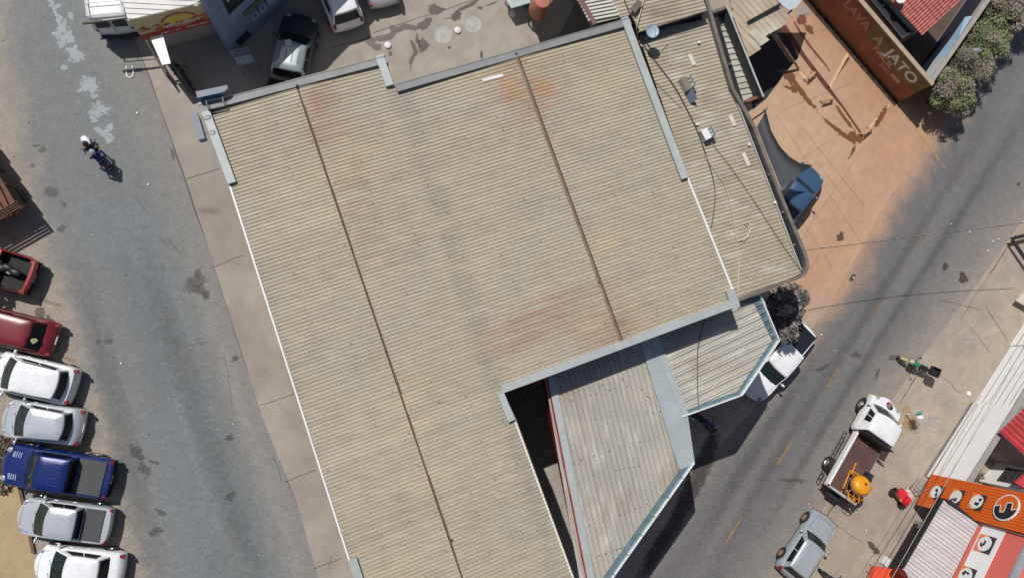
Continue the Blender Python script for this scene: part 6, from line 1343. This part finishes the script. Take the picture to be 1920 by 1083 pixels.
def tiller(t):
    mr = mat('bright red cover', S(200, 22, 36), .4, coat=.5)
    mb = MB(); mb.box((-.12, .2, .55), (.5, .42, .34)); mb.build('engine_cover', mr, t, smooth=30); mb = MB(); mb.box((-.12, -.28, .5), (.5, .34, .3)); mb.build('fuel_box', mr, t, smooth=30)
    mb = MB(); mb.box((.25, -.05, .5), (.3, .6, .26)); mb.build('motor', M_chrome, t)
    for y in (-.42, .42):
        mb = MB(); mb.lathe([(.2, -.06), (.26, -.06), (.26, .06), (.2, .06), (.04, .08), (.001, .08)], (-.25, y, .26), 18, 0, Matrix.Rotation(R(90), 3, 'X')); mb.build('wheel', M_tyre, t, smooth=40)
    mb = MB(); mb.box((-.4, .0, .62), (.05, .14, .06)); mb.build('tag_plate', mat('yellow plastic', S(225, 200, 40), .5), t)
    mb = MB(); mb.path([(.3, .1, .55), (.75, .3, .85), (1.1, .42, .95)], .022); mb.path([(.3, -.1, .55), (.75, -.22, .85), (1.1, -.42, .95)], .022); mb.tube((.75, .3, .85), (.75, -.22, .85), .018); mb.path([(.95, .37, .92), (.95, -.34, .92)], .014); mb.build('handlebar', M_steel, t)
loose('motor_tiller', 'bright red motor tiller with grey handlebars on the pavement before the shop', 'tiller', (1684, 925), 0, tiller, R(38))
# plants ---------------------------------------------------------
def tree(name, label, px, zc_, blobs, n, size, cols, seed, group=None, trunk=.1, elong=1.6):
    c = W(px[0], px[1], zc_); T = thing(name, label, 'tree', (c.x, c.y, 0), 0, group); rr = random.Random(seed)
    mb = MB(); leafcloud(mb, [((b[0], b[1], zc_+b[2]), b[3]) for b in blobs], n, size, cols, seed, elong); mb.build('crown', M_leaf, T)
    mb = MB(); mb.tube((0, 0, 0), (.05, .03, zc_*.55), trunk, r2=trunk*.7)
    for b in blobs:
        q = Vector((b[0], b[1], zc_+b[2]*.5)); mb.tube((.05, .03, zc_*.5), q, trunk*.6, r2=.02)
        for k in range(5): mb.tube(q*.7+Vector((.0, .0, zc_*.25)), q+Vector((rr.gauss(0, b[3][0]*.5), rr.gauss(0, b[3][1]*.5), rr.gauss(.1, .2))), .03, r2=.006, n=5)
    mb.build('trunk', mat('bark', S(92, 78, 64), .9, var=.3), T); return T
GC = [(.09, .11, .035), (.12, .15, .05), (.16, .17, .085), (.17, .14, .11), (.07, .095, .03), (.19, .16, .12)]
GH = 'hedge trees along the yard wall'
BR = [(.26, .215, .175), (.21, .185, .13), (.31, .26, .215), (.15, .165, .08), (.23, .195, .155)]; GN = [(.18, .205, .085), (.23, .255, .115), (.28, .28, .15), (.13, .165, .065), (.26, .22, .165)]; MX = BR[:3]+GN[:3]
hz = [((1782, 172), 1.9, 'hedge tree at the lower end beside the end of the painted wall', [(0, 0, 0, (1.2, 1.15, .9)), (.8, .6, -.2, (.9, .9, .7)), (.7, -.5, -.2, (.8, .8, .7)), (-.5, .5, .1, (.8, .8, .7))], MX),
      ((1812, 130), 2.0, 'hedge tree with brownish leaves beside the street lamp', [(0, 0, 0, (1.2, 1.2, .9)), (1.0, .7, -.2, (.9, .9, .7)), (.9, -.1, -.1, (.8, .8, .8)), (-.4, .5, .1, (.7, .7, .7))], BR),
      ((1840, 84), 2.1, 'green hedge tree in the middle of the hedge row', [(0, 0, 0, (1.25, 1.2, .9)), (1.1, .7, -.2, (.9, .9, .7)), (.9, 0, -.1, (.85, .85, .8)), (-.3, .7, 0, (.7, .7, .7))], GN),
      ((1872, 34), 2.1, 'hedge tree near the top right, mixed green and brown', [(0, 0, 0, (1.3, 1.2, .9)), (.9, 0, .0, (.9, .9, .8)), (-.3, .7, 0, (.7, .7, .7))], MX),
      ((1906, -14), 2.2, 'hedge tree cut off by the top right corner', [(0, 0, 0, (1.4, 1.3, .9)), (.8, -.4, 0, (1., 1., .8)), (-.5, .4, 0, (.8, .8, .7))], BR)]
for i, (px, zc_, lb, bl_, cl) in enumerate(hz): tree('hedge_tree', lb, px, zc_, bl_, 14000, .08, cl, 20+i, GH, elong=1.3)
GD = [(.26, .235, .22), (.16, .145, .135), (.34, .30, .28), (.11, .10, .09)]
tree('dusty_tree', 'dusty grey leaved tree beside the rounded corner of the annex', (1478, 566), 3.0, [(0, 0, 0, (.95, .9, .8)), (.4, .2, .1, (.6, .5, .5)), (-.5, -.3, -.3, (.7, .7, .5))], 3600, .075, GD, 41, elong=3.4)
tree('dusty_tree', 'dusty grey leaved tree touching the tail of the white small pickup', (1472, 606), 2.6, [(0, 0, 0, (.75, .75, .6)), (.1, -.6, 0, (.5, .5, .5))], 2800, .075, GD, 42, elong=3.4)
c_ = W(6, 562, 0)-Vector((SH.x, SH.y, 0))*3.6
T_ = thing('tree', 'small tree just outside the left edge casting leafy shade on the kerb', 'tree', (c_.x-.3, c_.y, 0)); mb = MB(); leafcloud(mb, [((0, 0, 3.6), (.8, .8, .5)), ((-.8, .2, 3.8), (.8, .8, .6))], 900, .16, [(.08, .11, .04)], 5); mb.build('crown', M_leaf, T_); mb = MB(); mb.tube((-.6, 0, 0), (-.5, 0, 3.4), .1); mb.build('trunk', mat('bark', S(92, 78, 64), .9, var=.3), T_)
mb = MB(); rs = random.Random(4); leafcloud(mb, [((*W(18, 884, 0)[:2], .12), (.8, .9, .14)), ((*W(8, 845, 0)[:2], .12), (.6, .7, .14))], 1500, .1, [(.16, .11, .07), (.1, .07, .05), (.24, .18, .11)], 9, 2.4); tag(mb.build('dry_scrub', M_leaf), 'dry brown scrub and fallen leaves at the nose of the blue pickup', 'dry scrub', kind='stuff')
mb = MB(); leafcloud(mb, [((*W(1746, 128, 0)[:2], .3), (.35, .4, .3))], 300, .09, [(.16, .2, .07), (.2, .2, .1)], 12); o = mb.build('shrub', M_leaf); tag(o, 'pale green weeds in the yard corner behind the painted wall', 'weeds', kind='stuff')
o_ = MB(); o_.add([lA+ln*.01+Vector((0, 0, .018)), lA+ld*12+ln*.01+Vector((0, 0, .018)), lA+ld*12+ln*.42+Vector((0, 0, .018)), lA+ln*.36+Vector((0, 0, .018))], [(0, 1, 2, 3)]); tag(o_.build('wall_foot_strip', mat('dark brown strip', S(66, 48, 38), .9, var=.4, scale=3, fine=.2)), kind='structure')  # dark brown strip along the foot of the wall
mb = MB()
for i in range(160):
    t = rs.random(); p = lA+ld*(t*7.5-.2)+ln*rs.uniform(.03, .36); mb.add([p+Vector((rs.uniform(-.08, .08), rs.uniform(-.08, .08), .0)), p+Vector((rs.uniform(-.05, .05), rs.uniform(-.05, .05), .1)), p+Vector((rs.uniform(-.1, .1), rs.uniform(-.1, .1), .06))], [(0, 1, 2)], 0, (.05, .055, .025, 1))
tag(mb.build('weeds', M_leaf), 'low weeds along the foot of the painted car wash wall', 'weeds', kind='stuff')
# street lamp
t = thing('street_lamp', 'thin street lamp pole rising through the hedge trees', 'street lamp', W(1735, 141, 0)); mb = MB(); mb.tube((0, 0, 0), (0, 0, 3.4), .05, r2=.035, n=10); mb.build('pole', M_steel, t, smooth=40)
mb = MB(); mb.tube((0, 0, 3.38), (.35, .05, 3.5), .03); mb.build('arm', M_steel, t); mb = MB(); mb.ball((.5, .08, 3.5), .17, 0, 12, (1.5, .8, .4)); mb.build('lamp_head', mat('lamp housing', (.25, .26, .28), .5), t, smooth=50)
# kerbs of the planter, and the stake truck at the left edge
for P2, lb in (([(33, 902), (48, 965), (62, 1036)], 'brown kerb edging between the sandy strip and the parked cars'),):
    pts = WP(P2, .14); mb = MB()
    for a, b in zip(pts[:-1], pts[1:]): d = (b-a).normalized(); n = Vector((-d.y, d.x, 0))*.07; mb.prism([a-n, b-n, b+n, a+n], 0, .14)
    tag(mb.build('kerb', mat('brown kerb', S(104, 84, 70), .9, var=.2)), lb, 'kerb', kind='structure')
c0 = W(31, 380, 1.9); rdv = (W(-30, 414, 1.9)-c0).normalized(); sdv = (W(-20, 298, 1.9)-c0).normalized()
st = thing('stake_truck', 'wooden stake body of a truck reaching in from the left edge', 'truck', (c0.x, c0.y, 0), world=True)
Mwd = mat('weathered boards', S(96, 70, 54), .85, var=.3, scale=4, fine=.15); g = Vector((c0.x, c0.y, 0))
mb = MB(); mb.prism([g, g+rdv*2.3, g+rdv*2.3+sdv*5, g+sdv*5], .95, 1.05); mb.build('deck', Mwd, st)
mb = MB()
for k in range(4): z_ = 1.1+.25*k; mb.prism([g, g+rdv*2.3, g+rdv*2.3+sdv*.04, g+sdv*.04], z_, z_+.15); mb.prism([g+sdv*.05, g+sdv*5, g+sdv*5+rdv*.04, g+sdv*.05+rdv*.04], z_+.003, z_+.15)
for k in range(6): q = g+sdv*k-rdv*.05; mb.box((q.x, q.y, 1.45), (.07, .07, 1.1), rz=.5)
mb.build('stake_side', Mwd, st)
for k in (.9, 3.8):
    for w_ in (.1, 2.2): q = g+sdv*k+rdv*w_; mb = MB(); mb.lathe([(.2, -.12), (.42, -.12), (.42, .12), (.2, .12), (.001, .1)], (q.x, q.y, .42), 20, 0, Matrix.Rotation(math.atan2(sdv.y, sdv.x), 3, 'Z')@Matrix.Rotation(R(90), 3, 'X')); mb.build('wheel', M_tyre, st, smooth=40)
mb = MB()
for k in range(6): q = g+rdv*(.35+.3*k)+sdv*.4; mb.box((q.x+.3*sdv.x, q.y+.3*sdv.y, 1.12+.03*k), (1.6, .2, .06), rz=math.atan2(sdv.y, sdv.x)+.1*(k-2))
mb.build('loose_planks', mat('reddish planks', S(112, 74, 56), .85, var=.3), st)
# small litter on the streets: stones and paper scraps
mb = MB(); rs = random.Random(21)
for i in range(260):
    x, y = rs.uniform(0, 1920), rs.uniform(0, 1083)
    if 360+y*.27 < x < 1500: continue
    p = W(x, y, .02); mb.ball(p, rs.uniform(.012, .04), rs.choice([0, 0, 0, 1]), 5)
for x, y in ((257, 212), (278, 346), (437, 574), (452, 561), (227, 681), (1600, 520), (1818, 434), (1862, 452), (1852, 470), (1872, 448), (1540, 627), (1624, 993), (1365, 786)): p = W(x, y, .05); mb.box(p, (.1, .06, .03), 1, rz=rs.uniform(0, 3))
tag(mb.build('street_litter', [M_conc, M_whitep]), 'small stones and paper scraps scattered over both streets', 'litter', kind='stuff')
mb = MB()
pts = [W(*q, .03) for q in ((237, 124), (237, 138), (239, 144), (244, 146), (249, 143), (250, 136), (248, 124))]; mb.path(pts, .035, 0, 6); tag(mb.build('paint_loop', M_whitep), 'white U shaped loop on the road below the van', 'loop')

# lightboxes on brackets at the corner of the large roof
def lightbox(t):
    prof = [(-.62, 0), (.3, 0), (.5, .04), (.62, .14), (.62, .26), (-.62, .26)]
    mb = MB(); mb.prism(prof, .0, .42); mb.build('box_shell', mat('grey blue shell', S(124, 130, 140), .6, var=.1), t, smooth=30)
    mb = MB(); mb.prism([(-.6, -.01), (.3, -.01), (.3, .0), (-.6, .0)], .03, .39); mb.build('blue_face', mat('blue face', S(30, 84, 140), .5), t)
def bracket(t):
    for x in (-.35, .3):
        mb = MB(); mb.path([(x, -.02, .2), (x, -.32, .28), (x, -.45, .05)], .018); mb.build('arm', M_steel, t)
    mb = MB(); mb.tube((-.38, -.45, .06), (.34, -.45, .06), .03); mb.build('rail', M_black, t)
def lb_(t): lightbox(t); bracket(t)
loose('lightbox', 'grey and blue lightbox with rounded end on the top edge of the large roof', 'lightbox', (404, 184), 8.0, lb_, R(16), 'blue lightboxes on the roof corner')
loose('lightbox', 'grey and blue lightbox on the left edge at the corner of the large roof', 'lightbox', (381, 238), 7.9, lb_, R(108), 'blue lightboxes on the roof corner')
# sticker on the maroon wagon, stripes on the blue pickup bonnet
bpy.context.view_layer.update()
for o in list(bpy.data.objects):
    if o.get('label', '').startswith('maroon wagon'):
        mb = MB()
        for x, y, r_ in ((0, 0, .1), (.1, .02, .09), (.05, .1, .07)): mb.lathe([(r_, 0), (r_*.9, .006), (.001, .006)], (x, y, 0), 10)
        q = mb.build('sticker', mat('pale yellow sticker', S(214, 206, 150), .6), o); q.location = (-1.74, .18, 1.29); q.rotation_euler = (0, R(-38), 0)
    if o.get('label', '').startswith('deep blue double cab'):
        L_ = o['_L']
        for sd in (-1, 1):
            for k in range(4):
                mb = MB(); mb.box((0, 0, 0), (.05+.05*(k == 0), .26, .008), rz=sd*.2); q = mb.build('bonnet_stripe', mat('stripe silver', S(130, 148, 180), .5), o); q.location = (L_/2-.52-.11*k, sd*.5, .965+.028*k)
    if '_L' in o.keys(): del o['_L']
